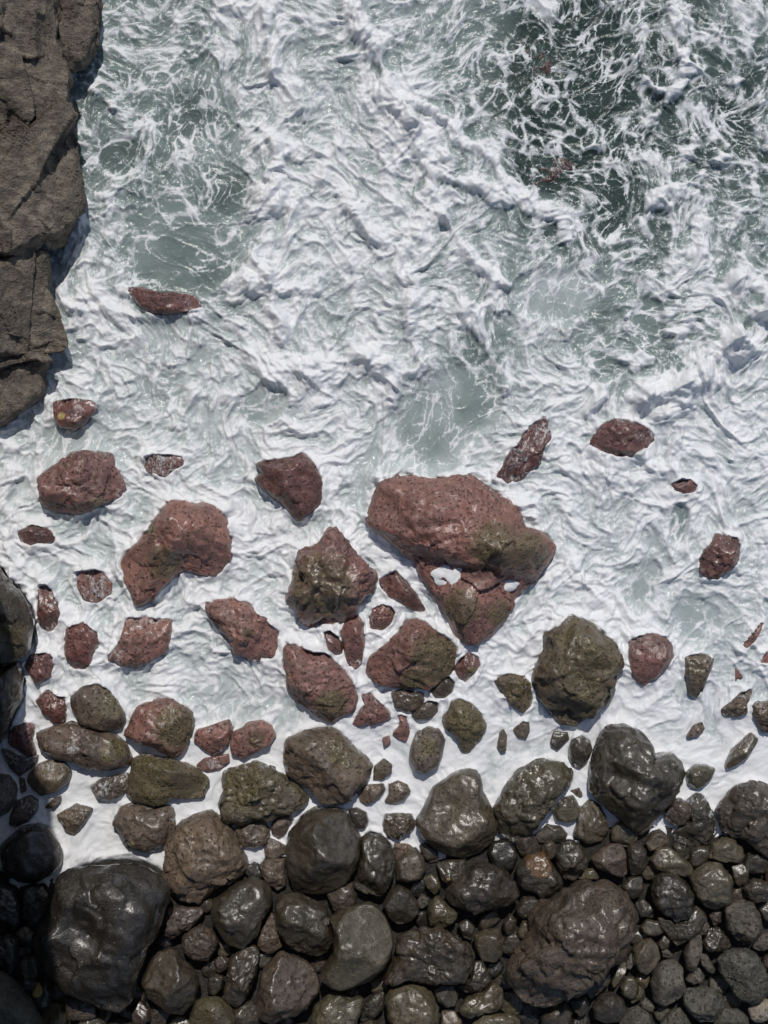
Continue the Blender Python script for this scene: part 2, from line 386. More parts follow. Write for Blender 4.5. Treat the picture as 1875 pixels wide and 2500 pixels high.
rk('R3','rock','brown-red rock with a foam skirt sweeping below it, at upper right','R',.65,'680,210 760,170 850,180 920,205 1000,260 1010,290 950,350 870,390 780,400 700,370 610,330 650,280',cr=1.4,spots='f,920,270,40')
rk('R3','rock','small brown rock tip just above the foam at far right','R',.6,'1095,545 1150,515 1210,520 1250,560 1240,600 1170,610 1110,580')
rk('R3','boulder','rugged dark red rock standing alone in the foam at the right edge','R',.8,'1255,985 1290,920 1330,880 1345,840 1420,845 1480,850 1493,900 1490,990 1440,1050 1360,1105 1300,1095 1265,1070',cr=1.7,spots='f,1465,1000,35')
rk('R3','rock','drowned brown ledge under running foam below the breaking wave','V',.10,'1280,110 1500,60 1600,100 1600,180 1500,230 1400,180',lift=-.16,spots='f,1450,150,150')
rk('C4','rock','dark rock drowned under green water near the upper cliff','K',.10,'520,740 570,700 640,690 720,730 740,800 700,850 600,830 540,790',lift=-.30)
rk('C6','rock','drowned dark red rock showing through clear water at the top right','X',.20,'330,235 470,200 580,260 590,360 520,440 440,540 340,560 300,460 340,360',lift=-.24)
rk('C6','rock','drowned dark rock under lacy water below the drowned red one','X',.2,'350,830 480,800 640,820 650,920 520,960 440,1020 370,990',lift=-.20)
rk('R6','boulder','big olive-brown rounded boulder standing in white foam at right','O',.85,'440,180 500,120 560,130 640,170 720,230 780,280 815,340 810,430 780,530 740,620 650,700 550,760 450,740 370,690 330,620 300,530 290,470 310,400 350,330 355,220',cr=1.2,spots='f,490,150,40;m,590,330,200;m,600,560,150;l,660,480,10;r,320,430,50')
rk('R6','rock','olive mossy rock left of the big olive-brown boulder','O',.75,'65,505 100,470 150,450 240,465 285,510 300,600 290,660 240,690 190,660 140,600',cr=1.4,spots='m,220,540,100')
rk('R6','rock','rounded brick-red rock right of the big olive-brown boulder','P',.75,'850,260 900,230 990,220 1060,240 1105,290 1112,360 1080,430 1000,500 930,535 875,490 845,390 838,340',cr=.7)
rk('R6','rock','wedge-shaped brown rock tapering downward near the right edge','B',.8,'1160,360 1230,335 1310,345 1345,380 1320,460 1280,550 1240,605 1195,580 1175,480',spots='m,1240,410,60')
rk('R6','rock','slim slanting red stone in foam at the right edge','P',.9,'1505,305 1560,230 1610,160 1630,160 1620,210 1570,290 1530,322')
rk('R6','rock','red rock cut off by the right edge above the slanting slab','P',.6,'1605,400 1640,330 1680,300 1720,340 1690,400 1640,405')
rk('R6','rock','pale brown wedge rock with a raised right corner near the right edge','B',.7,'1380,670 1440,620 1500,560 1560,540 1570,570 1540,630 1535,690 1470,710 1400,710',cr=1.4)
rk('R6','rock','rough brown rock cut by the right edge beside the pale wedge','B',.8,'1560,640 1600,620 1680,620 1740,680 1720,780 1640,810 1600,770 1565,690',cr=1.4)
rk('R6','rock','long dark log-like stone lying slantwise at the right edge','T',.9,'1405,990 1450,900 1520,830 1560,797 1605,840 1560,920 1490,980 1420,1020',cr=.6)
rk('R6','rock','little brown rock half sunk in foam above the oval dark stone','B',.5,'1190,820 1230,760 1280,740 1295,780 1260,820 1195,835')
rk('R6','rock','pinkish stone drowned in a foamy hollow at right','P',.15,'1470,400 1530,420 1520,480 1470,520',lift=-.03)
# -- brown rocks along the foam edge
rk('R4','boulder','round speckled pinkish-brown boulder with a bright wet highlight','B',.85,'415,590 480,530 560,505 620,530 680,600 725,680 735,740 710,785 620,795 540,780 470,750 420,670 410,630',cr=.6,spots='m,640,640,90')
rk('R4','boulder','half red, half black-green boulder with a sharp ridge','P',.85,'770,670 830,625 920,603 1000,605 1060,640 1120,680 1130,740 1110,830 1070,910 1020,945 960,930 900,890 780,845 715,815 740,740',spots='m,1030,770,150')
rk('R4','boulder','long low brown boulder under the round speckled pinkish boulder','B',.75,'200,800 280,770 420,740 470,755 560,790 680,810 740,870 770,950 740,1000 650,1020 540,1010 430,970 300,935 230,890',spots='f,430,880,60;m,660,900,80')
rk('R4','boulder','dark green mossy oblong boulder, greenest of all','O',.8,'760,960 830,920 930,935 1020,965 1130,1000 1200,1060 1218,1110 1190,1170 1110,1185 1000,1180 960,1220 880,1220 770,1200 730,1140 745,1060',spots='m,960,1070,330')
rk('R4','boulder','lumpy wet brown-green boulder with a round bump in its middle','O',.8,'1300,1030 1400,990 1490,975 1570,1010 1660,1060 1740,1120 1795,1190 1760,1235 1660,1270 1560,1295 1450,1320 1340,1325 1275,1290 1270,1200 1290,1110',cr=1.8,spots='m,1430,1100,160',feats='1490,1160,70,.14')
rk('R4','rock','upright pink-brown rock, left of a close pair in the foam','P',.7,'1150,780 1240,750 1330,725 1350,770 1330,850 1290,910 1240,935 1180,900 1125,860 1120,810')
rk('R4','rock','notched red-brown rock, right of a close pair in the foam','P',.7,'1345,800 1400,770 1440,740 1530,725 1580,770 1600,820 1560,880 1480,920 1400,955 1340,930 1328,860',spots='m,1490,840,60')
rk('R4','rock','flat pink stone awash below the close pair of rocks','P',.35,'1130,990 1180,950 1270,935 1325,925 1330,970 1270,1020 1200,1030 1150,1015',spots='f,1240,1000,60')
rk('R4','rock','smooth dark oval rock in the blue shade at left','B',.8,'165,1040 220,980 300,955 380,970 420,1030 390,1100 320,1150 240,1170 190,1130 155,1080',cr=.5)
rk('R4','rock','dark streaked rock between the dark oval rock and the green mossy boulder','V',.6,'520,1110 580,1070 680,1040 750,1030 740,1130 700,1170 620,1200 560,1180',spots='f,600,1130,70')
rk('R4','rock','dull purple rock in shade at the far left, above the foam channel','R',.6,'40,830 80,760 150,740 200,760 190,850 215,930 150,935 100,900 50,870')
rk('R4','rock','dull purple rock in shade at the far left, below the foam channel','V',.6,'5,890 50,905 140,950 225,925 215,980 150,1030 110,1060 70,1020 20,940')
rk('R4','rock','grey-brown rounded rock cut by the left edge above the shaded boulders','B',.7,'-60,1060 0,1040 60,1050 100,1110 95,1200 50,1260 0,1290 -60,1280')
rk('R4','rock','blurred dark rock in the left shade beside the grey-brown rounded one','V',.7,'60,1290 100,1190 180,1160 225,1190 215,1260 160,1320 90,1350 50,1330')
rk('R4','rock','slim dark splinter of rock in the shaded white foam','V',.4,'255,1240 300,1190 355,1165 350,1200 310,1245')
rk('R4','cobble','tiny dark stone left of the smooth dark oval rock','V',.4,'110,1060 140,1070 155,1140 120,1155')
rk('R4','rock','dark kite-shaped rock alone on smooth white foam at left','B',.6,'325,1280 390,1240 440,1215 540,1240 520,1290 470,1350 430,1400 380,1370')
rk('B1','boulder','brown boulder with a pale spot below the green mossy one','B',.75,'710,120 760,40 800,20 930,40 1060,30 1095,90 1100,160 1070,220 1010,290 960,330 890,335 810,300 760,230 705,150',lift=-.05,spots='l,840,262,16')
rk('B1','boulder','large rough brown boulder with a glint, edging the left foam pool','B',.8,'1060,200 1140,140 1220,100 1300,65 1380,110 1450,170 1500,270 1545,370 1550,420 1500,490 1400,530 1310,600 1230,640 1130,640 1060,580 1025,490 1035,380 1040,290',cr=1.1)
rk('R5','boulder','large brown boulder with a reddish shaded top, middle of the foam edge','B',.8,'235,710 330,665 460,645 550,660 610,740 700,820 745,880 720,950 640,1030 570,1090 490,1105 430,1080 400,1020 300,970 235,920 222,820',spots='m,580,780,110')
rk('R5','rock','pitted dark olive rock with a square top, right of the small dark rocks','O',.7,'1180,490 1230,475 1300,500 1370,570 1395,650 1360,730 1290,800 1245,795 1220,710 1150,650 1130,590 1165,545',spots='m,1270,620,150')
rk('R5','rock','egg-shaped brown rock standing alone on white foam','B',.8,'985,680 1050,645 1120,660 1157,720 1145,810 1110,880 1030,925 970,900 945,840 955,760',cr=.6,spots='m,1060,760,60')
rk('R5','cobble','small brown stone touching the right tip of the large reddish-topped boulder','B',.7,'740,880 800,830 850,870 845,915 790,960 735,960')
rk('R5','cobble','small dark knobbly stone, left of two lying on the foam channel','B',.6,'645,1030 700,980 800,975 810,1010 780,1060 700,1105 660,1080',cr=1.5)
rk('R5','cobble','small brown rounded stone, right of two lying on the foam channel','B',.6,'825,980 880,960 935,985 957,1025 920,1075 850,1105 800,1085 825,1040')
rk('R5','boulder','large smooth grey-brown boulder with a narrow neck, at the foam edge','T',.8,'1180,920 1260,895 1330,895 1360,940 1370,1030 1430,1130 1457,1200 1440,1290 1370,1370 1270,1410 1180,1400 1080,1350 1010,1290 980,1190 1030,1110 1060,1050 1080,990',cr=.6,feats='1190,1090,60,-.10')
rk('R5','rock','squarish dark wet stone alone in the foam channel','V',.7,'800,1160 860,1145 960,1155 985,1210 960,1260 880,1300 820,1290 790,1220',cr=1.4)
rk('R5','rock','round grey stone at the shoulder of the faceted black boulder','D',.7,'590,1130 640,1115 700,1145 713,1195 690,1240 650,1245 610,1190',cr=.6)
rk('R6','rock','smooth dark round stone above the three-lobed black boulder','D',.85,'505,880 530,830 580,815 630,845 643,900 620,960 570,1010 530,1000 505,940',cr=.4)
rk('R6','cobble','small brown stone with a foam tail left of the smooth round stone','B',.5,'180,785 240,730 278,740 280,800 260,845 210,830')
rk('R6','cobble','thin upright brown stone in the foam left of the foam-tailed stone','B',.5,'105,800 130,780 150,820 145,910 115,920 93,880')
rk('R6','rock','streaky dark stone washed by foam beside the smooth round stone','D',.3,'400,850 420,795 500,800 510,840 440,905 405,880',spots='f,430,850,26')
rk('R6','rock','oval dark olive stone right of the three-lobed black boulder','T',.75,'1180,1030 1230,990 1300,985 1357,1010 1340,1060 1270,1120 1230,1130 1190,1100',cr=.6)
# -- the dark pile
rk('R6','boulder','three-lobed glossy black boulder with a crack across it','D',.75,'690,800 750,760 830,750 890,780 915,800 970,850 1000,930 1090,910 1160,980 1175,1050 1150,1130 1050,1230 1010,1320 970,1380 910,1390 840,1340 750,1260 660,1180 620,1110 625,1020 640,920',lift=.1,feats='830,1040,40,-.20;900,1065,35,-.15;970,1090,35,-.15;760,1020,45,-.16;780,870,120,.12;1010,1010,110,.10;880,1190,130,.16')
rk('R6','boulder','slanting oblong dark brown boulder with ribbed flank at the foam edge','T',.8,'150,1090 200,1030 270,980 350,955 430,960 500,985 530,1030 520,1090 450,1150 400,1230 330,1320 250,1400 200,1440 110,1420 80,1330 75,1240 100,1180',cr=1.6,lift=.05)
rk('R6','rock','small dark stone with shiny right side below the slanting boulder','T',.8,'410,1260 470,1180 530,1160 575,1240 570,1290 500,1330 430,1310',cr=.6)
rk('R6','rock','little brown stone squeezed above the shiny-sided one','V',.6,'500,1130 600,1100 610,1150 570,1190 520,1160',lift=-.1)
rk('R6','boulder','upright dark olive boulder left under the three-lobed black boulder','T',.7,'570,1230 620,1180 680,1210 720,1290 740,1370 700,1430 600,1450 530,1390',lift=-.05)
rk('R6','rock','purple-tinged round stone right under the three-lobed boulder','V',.8,'1060,1250 1100,1200 1150,1180 1220,1220 1225,1270 1170,1340 1110,1340 1060,1300',lift=.05,cr=.7)
rk('R6','boulder','tall dark boulder behind the purple-tinged round stone','D',.6,'1170,1190 1230,1140 1290,1160 1340,1260 1350,1370 1310,1450 1200,1460 1110,1430 1110,1370 1200,1300',lift=-.05,cr=1.4)
rk('R6','boulder','large wrinkled black-brown boulder cut by the right edge','D',.75,'1480,1100 1580,1090 1660,1110 1740,1160 1780,1300 1780,1480 1700,1560 1600,1480 1500,1420 1400,1370 1360,1300 1360,1240 1400,1180',cr=1.5,lift=.05)
rk('R6','rock','flat bluish wet stone between the slanting and upright boulders','D',.5,'300,1400 380,1330 460,1340 500,1390 480,1440 330,1440',lift=-.1,cr=.5)
rk('B2','boulder','faceted black boulder with a bright central ridge','D',.85,'270,200 350,100 440,50 560,45 620,70 660,150 720,240 725,330 690,440 620,520 500,590 400,600 300,580 265,480 255,350 258,260',lift=.08,cr=.7)
rk('B2','boulder','wet wrinkled dark boulder right of the faceted black one','D',.7,'720,240 770,205 850,230 910,290 935,370 920,470 880,580 830,610 740,590 670,550 700,440 725,330',cr=1.4)
rk('B2','rock','round brown stone with one small glint, centre of the pile top','B',.8,'940,390 1000,330 1060,310 1110,370 1125,440 1090,500 1000,525 935,510',cr=.4)
rk('B2','rock','brown rock behind the round brown stone with a glint','B',.5,'920,270 1010,280 1060,310 1000,360 940,390 915,330',lift=-.08)
rk('R5','rock','brown blocky stone under the lumpy brown-green boulder','B',.7,'-60,1240 0,1190 100,1190 140,1240 130,1320 50,1355 -40,1330')
rk('R5','rock','small brown wedge stone beside the blocky one under the lumpy boulder','B',.6,'140,1230 170,1170 260,1150 270,1200 230,1270 190,1300 150,1270')
rk('R5','cobble','pale brown cobble left of the faceted black boulder','B',.6,'130,1290 190,1310 235,1340 235,1380 170,1420 110,1400 105,1350')
rk('B2','rock','brown stone below the pale cobble, left of the faceted black boulder','B',.6,'85,420 110,380 250,365 250,540 200,570 140,540 110,490')
rk('B1','boulder','blurred dark shaded boulder above the giant black one','K',.75,'0,300 40,250 130,170 230,150 310,180 370,290 395,350 380,420 320,470 230,525 120,520 20,450',lift=.05,cr=.7)
rk('B1','boulder','giant glossy black boulder at lower left, largest of the pile','K',.62,'430,450 560,430 740,415 880,430 980,480 1030,530 1055,600 1030,720 990,840 940,920 890,1040 850,1160 810,1280 750,1335 640,1310 500,1240 330,1120 250,1040 205,900 220,830 290,740 320,620 340,500',lift=.15,cr=.8,feats='500,720,110,-.12;600,800,60,-.12;820,760,160,.10;300,1000,120,-.18')
rk('B1','rock','black rock with a pale glint cut by the left edge','K',.7,'-60,520 0,530 80,560 130,640 135,760 90,820 0,830 -60,820')
rk('B1','rock','black rock in deep shade against the giant black boulder','K',.6,'150,540 260,540 300,600 290,700 240,770 180,790 130,720')
rk('B1','rock','dark brown rock in deep shade at the left edge above the grey corner boulder','K',.6,'-60,850 60,840 115,880 105,1040 60,1100 -60,1080')
rk('B1','boulder','smooth dull grey boulder filling the bottom left corner','G',.7,'-140,1060 0,1085 100,1180 190,1270 250,1380 280,1480 200,1620 -140,1620',lift=.3,cr=.4)
rk('B1','rock','black stone with a yellow lichen patch near the bottom left corner','K',.8,'185,1220 230,1150 300,1130 330,1200 310,1290 260,1315 200,1270',spots='l,235,1190,45')
rk('B1','rock','dark purplish stone in shade under the giant black boulder','V',.5,'400,1230 500,1220 590,1290 600,1360 520,1390 420,1370',lift=-.05)
rk('B1','boulder','smooth grey boulder right of the giant black one, near the bottom','D',.8,'930,1020 990,950 1060,925 1110,945 1150,1010 1220,1070 1240,1140 1220,1250 1140,1345 1070,1330 980,1280 910,1220 885,1130',cr=.8,lift=.05)
rk('B1','rock','angular brown rock against the right side of the giant black boulder','V',.7,'1045,690 1120,670 1250,680 1280,700 1210,790 1130,830 1080,880 1015,850 1030,760',cr=1.5)
rk('B1','rock','knobbly rock covered in small glints below the angular brown rock','V',.8,'1130,870 1180,820 1260,780 1320,810 1365,880 1340,940 1300,1010 1200,1000 1150,960',cr=1.6)
rk('B1','boulder','dark boulder with the brightest white glint of the pile','D',.85,'1320,640 1380,590 1460,530 1560,490 1640,510 1690,560 1695,660 1640,740 1600,850 1520,940 1420,900 1370,830 1320,740',cr=.9,lift=.03)
rk('B1','boulder','smooth olive boulder cut by the bottom edge, leftmost olive one','T',.8,'1220,1260 1280,1230 1360,1235 1440,1300 1475,1380 1440,1470 1200,1470 1180,1370',cr=.5)
rk('B1','boulder','narrow wrinkled glossy rock right of the smooth grey boulder','D',.85,'1440,980 1520,930 1580,910 1620,950 1600,1060 1570,1160 1530,1250 1470,1305 1420,1270 1390,1200 1410,1120',cr=1.7)
rk('B1','cobble','small smooth cobble between the smooth grey boulder and the wrinkled rock','D',.8,'1300,1100 1350,1085 1400,1110 1390,1180 1340,1230 1290,1200',cr=.4,lift=-.05)
rk('B1','cobble','small dark cobble below the giant boulder, at the bottom edge','D',.8,'820,1310 870,1260 930,1310 940,1380 890,1410 830,1400')
rk('B1','cobble','small round cobble directly below the knobbly glinting rock','V',.7,'1330,1010 1380,965 1430,1000 1420,1060 1360,1090',lift=-.05)
rk('B2','boulder','dark bluish boulder below the faceted black one','D',.8,'180,650 240,590 330,600 440,640 510,690 540,780 550,880 500,950 420,980 330,960 270,910 210,820 185,740',cr=1.2)
rk('B2','rock','brown triangular rock left of the dark bluish boulder','B',.6,'60,880 110,780 160,700 190,740 210,830 230,920 150,970 90,940',lift=-.05)
rk('B2','boulder','big smooth olive boulder in the middle of the pile','T',.85,'530,740 620,680 720,653 800,660 860,720 910,810 935,890 910,980 860,1060 780,1130 680,1165 580,1180 500,1165 460,1110 490,1030 540,960 550,860',cr=.5,lift=.08)
rk('B2','boulder','purplish dark boulder left below the big smooth olive one','V',.8,'70,1180 110,1070 160,1000 220,960 310,980 390,1030 440,1080 462,1140 450,1210 410,1280 340,1330 250,1370 160,1400 100,1370 70,1290',cr=1.0)
rk('B2','rock','dark speckled triangular rock above right of the big olive boulder','D',.7,'850,660 900,560 950,530 1020,570 1070,640 1085,710 1030,760 950,785 900,750',cr=.5)
rk('B2','rock','grey stone with a white fleck below the narrow-necked boulder','D',.7,'1190,400 1260,380 1370,375 1375,440 1340,500 1260,550 1220,500',spots='l,1262,492,14')
rk('B2','cobble','dark little rock wedged under the narrow-necked boulder','D',.6,'1080,290 1120,270 1200,330 1200,390 1150,400 1100,360',lift=-.05)
rk('B2','cobble','small olive cobble left of the dark lumpy boulder','T',.7,'1105,490 1160,465 1200,490 1220,560 1180,600 1130,560')
rk('B2','boulder','dark lumpy glossy boulder below the slanting oblong boulder','D',.75,'1240,570 1310,510 1370,450 1430,405 1520,400 1600,440 1660,510 1715,600 1660,660 1560,690 1470,700 1400,710 1310,670 1250,620',cr=1.6,lift=.05)
rk('B2','rock','dark olive stone under the left end of the lumpy glossy boulder','T',.75,'1135,690 1170,610 1200,600 1250,650 1330,700 1300,770 1230,805 1140,780')
rk('B2','cobble','small pale grey cobble beside white foam in the pile','G',.6,'1060,640 1100,590 1140,620 1140,660 1090,690',lift=-.03)
rk('B2','boulder','broad angular black boulder with a sharp glossy ridge, bottom centre','D',.7,'950,850 1020,820 1110,790 1220,810 1320,850 1390,900 1425,970 1415,1080 1380,1120 1280,1135 1150,1140 1000,1110 900,1150 850,1130 890,1060 930,980',cr=1.6,lift=.05)
rk('B2','rock','smooth olive square stone right of the broad angular boulder','T',.75,'1420,850 1480,815 1580,810 1610,870 1600,970 1560,1015 1470,1010 1430,930',cr=.4)
rk('B2','boulder','round dark olive boulder at the bottom edge below the angular boulder','T',.8,'870,1240 920,1170 1000,1140 1090,1160 1160,1220 1210,1300 1200,1390 1100,1460 930,1450 880,1350',cr=.9,lift=.05)
rk('B2','boulder','ridged olive boulder at the bottom edge below the purplish one','T',.8,'400,1370 430,1290 510,1220 590,1195 660,1250 700,1230 735,1240 720,1330 680,1450 410,1450',cr=.9,lift=.04)
rk('B2','rock','shiny grey rock between two olive boulders at the bottom edge','D',.6,'740,1270 800,1210 870,1190 860,1300 800,1370 710,1390',cr=1.3,lift=-.05)
rk('B2','rock','smooth bluish stone under the broad angular boulder','D',.7,'1160,1190 1220,1140 1290,1150 1325,1220 1310,1290 1250,1300 1190,1260',cr=.5)
rk('B2','rock','pale glossy stone at the right end of the broad angular boulder','D',.7,'1320,1170 1400,1110 1425,1010 1470,1005 1520,1080 1530,1140 1470,1190 1370,1210',cr=1.2)
rk('B2','rock','rough brown wedge rock below the pale glossy stone','T',.7,'1320,1300 1380,1240 1480,1210 1540,1145 1600,1180 1615,1260 1580,1320 1480,1330 1400,1365 1340,1350',cr=1.6)
rk('B2','rock','reddish-brown stone cut by the bottom edge, right of the round olive boulder','B',.7,'1220,1320 1300,1320 1350,1390 1340,1470 1210,1470')
rk('B2','rock','flat olive rock cut by the bottom edge below the brown wedge','T',.5,'1410,1400 1480,1350 1600,1340 1690,1370 1720,1470 1410,1470',cr=.6)
rk('B2','cobble','dark egg-shaped cobble left of the smooth olive square stone','D',.7,'1320,780 1380,740 1430,800 1410,880 1360,870',cr=.4)
rk('B3','boulder','dark rock with an orange rust patch on its upper half','D',.75,'85,440 130,370 190,325 260,330 310,400 360,470 385,530 350,610 290,625 200,590 110,560',cr=1.0,spots='r,240,410,85;r,190,390,50')
rk('B3','rock','knobbly glossy stone right of the rust-patched rock','D',.8,'330,330 370,280 430,265 490,290 540,370 510,440 450,510 390,500 340,420',cr=1.3)
rk('B3','rock','brown-topped dark stone under the three-lobed boulder','V',.75,'550,370 610,310 680,280 750,280 775,340 780,470 740,490 650,460 590,430',cr=.6)
rk('B3','rock','narrow bluish glossy stone right of the brown-topped stone','D',.8,'780,320 800,280 860,275 900,320 905,400 870,470 810,475 785,430',cr=.6)
rk('B3','rock','smooth black stone below the rust-patched rock','D',.75,'80,680 130,610 200,600 260,640 250,700 200,750 110,740',cr=.4)
rk('B3','boulder','huge purple-brown rugged boulder at lower right','V',.72,'380,570 470,520 560,510 640,500 720,530 780,590 820,680 835,770 800,870 790,940 740,1010 650,1080 560,1150 450,1230 370,1250 290,1300 190,1300 110,1250 60,1140 10,1060 40,1000 120,920 200,830 220,750 280,670 340,620',cr=1.6,lift=.12,feats='470,850,60,-.08;300,1050,120,.05')
rk('B3','boulder','grey-black rock with a wet lit top and flat shaded lower face','D',.85,'930,560 960,480 1010,460 1090,475 1150,520 1195,590 1190,690 1170,740 1080,760 1010,720 940,640',cr=1.4,lift=.08)
rk('B3','boulder','round dark brown boulder right of the grey-black lit-topped rock','T',.8,'1170,490 1220,430 1290,390 1370,410 1430,480 1445,570 1420,650 1340,690 1260,670 1200,600',cr=.8,lift=.05)
rk('B3','rock','flat dark olive slab lying across stones above the lit-topped rock','T',.6,'920,380 970,310 1040,300 1110,350 1190,420 1190,480 1130,485 1040,465 950,440',cr=.8,lift=.06)
rk('B3','rock','reddish-brown stone above the flat dark olive slab','B',.7,'890,280 940,210 990,190 1040,240 1050,290 980,310 920,330',cr=.8)
rk('B3','cobble','small bluish wet cobble at the right end of the olive slab','D',.7,'1060,290 1100,270 1150,310 1170,370 1130,390 1080,340',cr=.5,lift=.05)
rk('B3','rock','brown angular rock under the wrinkled right-edge boulder','T',.65,'1310,280 1380,240 1440,240 1500,300 1515,360 1480,400 1400,400 1280,370',cr=1.0)
rk('B3','rock','dark stone beside the round dark brown boulder, toward the right edge','D',.6,'1430,420 1500,400 1540,440 1530,510 1480,550 1445,520')
rk('B3','rock','slate-blue glossy stone cut by the right edge','D',.7,'1505,550 1570,495 1659,520 1710,600 1660,640 1590,650 1530,620',cr=1.1)
rk('B3','rock','ribbed grey egg-shaped stone near the right edge','G',.8,'1385,680 1430,640 1500,625 1570,650 1610,720 1620,800 1580,870 1520,920 1460,880 1400,800',cr=1.4)
rk('B3','rock','dark grey slab under the grey-black lit-topped rock','D',.6,'960,720 1080,765 1180,740 1200,660 1260,700 1285,750 1240,820 1180,870 1090,920 1030,850 980,790',cr=1.2,lift=-.04)
rk('B3','rock','bluish crumpled wet stone left of the ribbed grey stone','D',.7,'1255,890 1290,810 1350,800 1410,870 1430,920 1380,950 1300,955 1255,930',cr=1.6)
rk('B3','rock','long pale olive spindle-shaped stone standing on end','G',.9,'1130,960 1180,870 1240,840 1250,900 1235,990 1190,1090 1145,1060',cr=.4)
rk('B3','cobble','slim pale stone leaning right of the spindle-shaped stone','G',.8,'1235,960 1280,970 1330,1060 1320,1090 1280,1080 1240,1030',cr=.4)
rk('B3','rock','smooth dark olive stone right of the huge purple-brown boulder','T',.8,'810,930 870,880 930,865 975,910 990,990 960,1050 900,1095 850,1080 815,1010',cr=.4)
rk('B3','rock','smooth tan dry stone with a dimple at its lower end','G',.8,'950,1060 1000,1010 1080,1000 1130,1050 1135,1130 1150,1190 1110,1240 1060,1270 1000,1295 940,1260 925,1150',cr=.4,feats='1060,1225,35,-.25')
rk('B3','rock','matte grey stone at the bottom right, right of the dimpled tan stone','G',.75,'1150,1180 1240,1170 1320,1180 1380,1230 1390,1290 1320,1390 1230,1390 1150,1320 1125,1250',cr=.8)
rk('B3','boulder','large matte grey-brown boulder near the bottom right corner','G',.7,'1340,1000 1400,950 1500,930 1580,960 1640,1060 1659,1150 1630,1230 1570,1275 1470,1260 1420,1180 1360,1080',cr=1.2,lift=.03)
rk('B3','rock','pale cream angular stone in the bottom right corner','W',.7,'1535,1310 1560,1275 1659,1250 1710,1300 1650,1380 1590,1400 1545,1370',cr=1.0)
rk('B3','rock','smooth slate stone below the huge purple-brown boulder','D',.75,'560,1290 610,1220 690,1200 760,1250 780,1310 740,1380 650,1400 580,1370',cr=.4)
rk('B3','cobble','olive cobble with a worn face above the smooth slate stone','T',.75,'735,1170 770,1110 820,1100 850,1160 840,1230 800,1255 750,1230',cr=.4)
rk('B3','cobble','little olive cobble touching the worn-faced one on its right','T',.6,'850,1160 890,1190 880,1240 810,1280 800,1260 845,1220',cr=.4,lift=-.03)
rk('B3','rock','flat grey slab leaning on the huge purple-brown boulder','D',.5,'520,1190 600,1120 680,1085 680,1140 620,1200 550,1255',cr=.6)
rk('B3','cobble','dark cobble under the leaning grey slab','D',.7,'430,1260 520,1230 550,1270 530,1340 480,1360 440,1310',cr=.5)
rk('B3','rock','smooth dark stone at the bottom edge under the huge purple-brown boulder','D',.7,'240,1360 320,1280 400,1270 440,1330 420,1440 260,1450',cr=.5)
rk('B3','cobble','brown cobble at the foot of the spindle-shaped stone','G',.7,'1140,1130 1180,1080 1230,1050 1265,1100 1250,1150 1190,1160',cr=.4)
rk('B3','cobble','small brown cobble under the round dark brown boulder','V',.6,'1290,730 1330,690 1370,690 1365,770 1320,790',cr=.8)
rk('B3','rock','black glossy stone between the purple-brown boulder and the lit-topped rock','D',.6,'830,650 880,620 950,680 950,740 860,740',cr=1.0)
rk('B3','rock','blue-black smooth stone above the huge purple-brown boulder','D',.7,'740,540 790,490 870,480 890,550 860,610 810,625 760,580',cr=.4)
rk('B3','cobble','small tan cobble between the dark slab and the crumpled stone','G',.6,'1230,820 1270,740 1295,790 1280,840 1240,850',cr=.4)
rk('B3','cobble','smooth black cobble left under the dark grey slab','D',.7,'860,800 900,750 980,760 1010,830 950,860 890,850',cr=.4)
rk('B3','cobble','round dark cobble above the tiny green pebble','D',.6,'970,900 1010,850 1050,880 1040,930 990,940',cr=.4)
rk('B3','cobble','upright black egg-shaped cobble left of the huge purple-brown boulder','D',.8,'10,760 50,710 95,750 80,830 30,850 10,820',cr=.4)
rk('B3','cobble','cobble with a brown rim touching the black egg-shaped one','T',.7,'95,830 130,760 200,760 215,810 180,865 110,870',cr=.4)
rk('B3','rock','olive rock cut by the bottom edge left of the smooth dark stone','T',.6,'-30,1350 50,1330 110,1370 130,1450 -30,1450',cr=.5)
rk('B3','rock','tan flat rock cut by the bottom edge below the worn olive cobble','G',.5,'730,1390 790,1310 850,1285 920,1340 950,1450 740,1450',cr=.5)
rk('B3','cobble','tan cobble between the flat tan rock and the dimpled stone','G',.6,'860,1270 900,1240 960,1290 940,1330 880,1320',cr=.4)
rk('B3','rock','grey pointed stone cut by the bottom edge, left of the matte grey stone','G',.5,'990,1400 1050,1330 1110,1300 1150,1350 1200,1450 990,1450',cr=.8)
rk('B3','rock','flat grey slab cut by the bottom edge near the cream stone','G',.4,'1320,1400 1380,1300 1480,1310 1540,1370 1540,1450 1320,1450',cr=.6)
rk('B3','cobble','tiny smooth green pebble among dark cobbles','G',.7,'995,950 1030,935 1070,975 1050,995 1005,985',cr=.3)
rk('B3','rock','low dark rock just above the huge purple-brown boulder','T',.5,'470,500 520,440 580,430 610,500 540,510',lift=-.04)
rk('B3','rock','dull grey stone cut by the right edge below the slate-blue one','G',.5,'1560,920 1620,840 1710,830 1710,930 1600,950')
rk('B3','rock','black stone at the right edge beside the ribbed grey stone','D',.5,'1600,690 1659,640 1710,650 1710,770 1640,760')
rk('B3','cobble','narrow grey cobble wedged at the right side of the purple-brown boulder','G',.6,'770,1020 810,950 830,1020 800,1070 770,1060',cr=.4)
rk('B3','rock','narrow olive stone leaning below the purple-brown boulder','T',.6,'680,1140 720,1050 770,1010 780,1070 720,1160 690,1190',cr=.5)
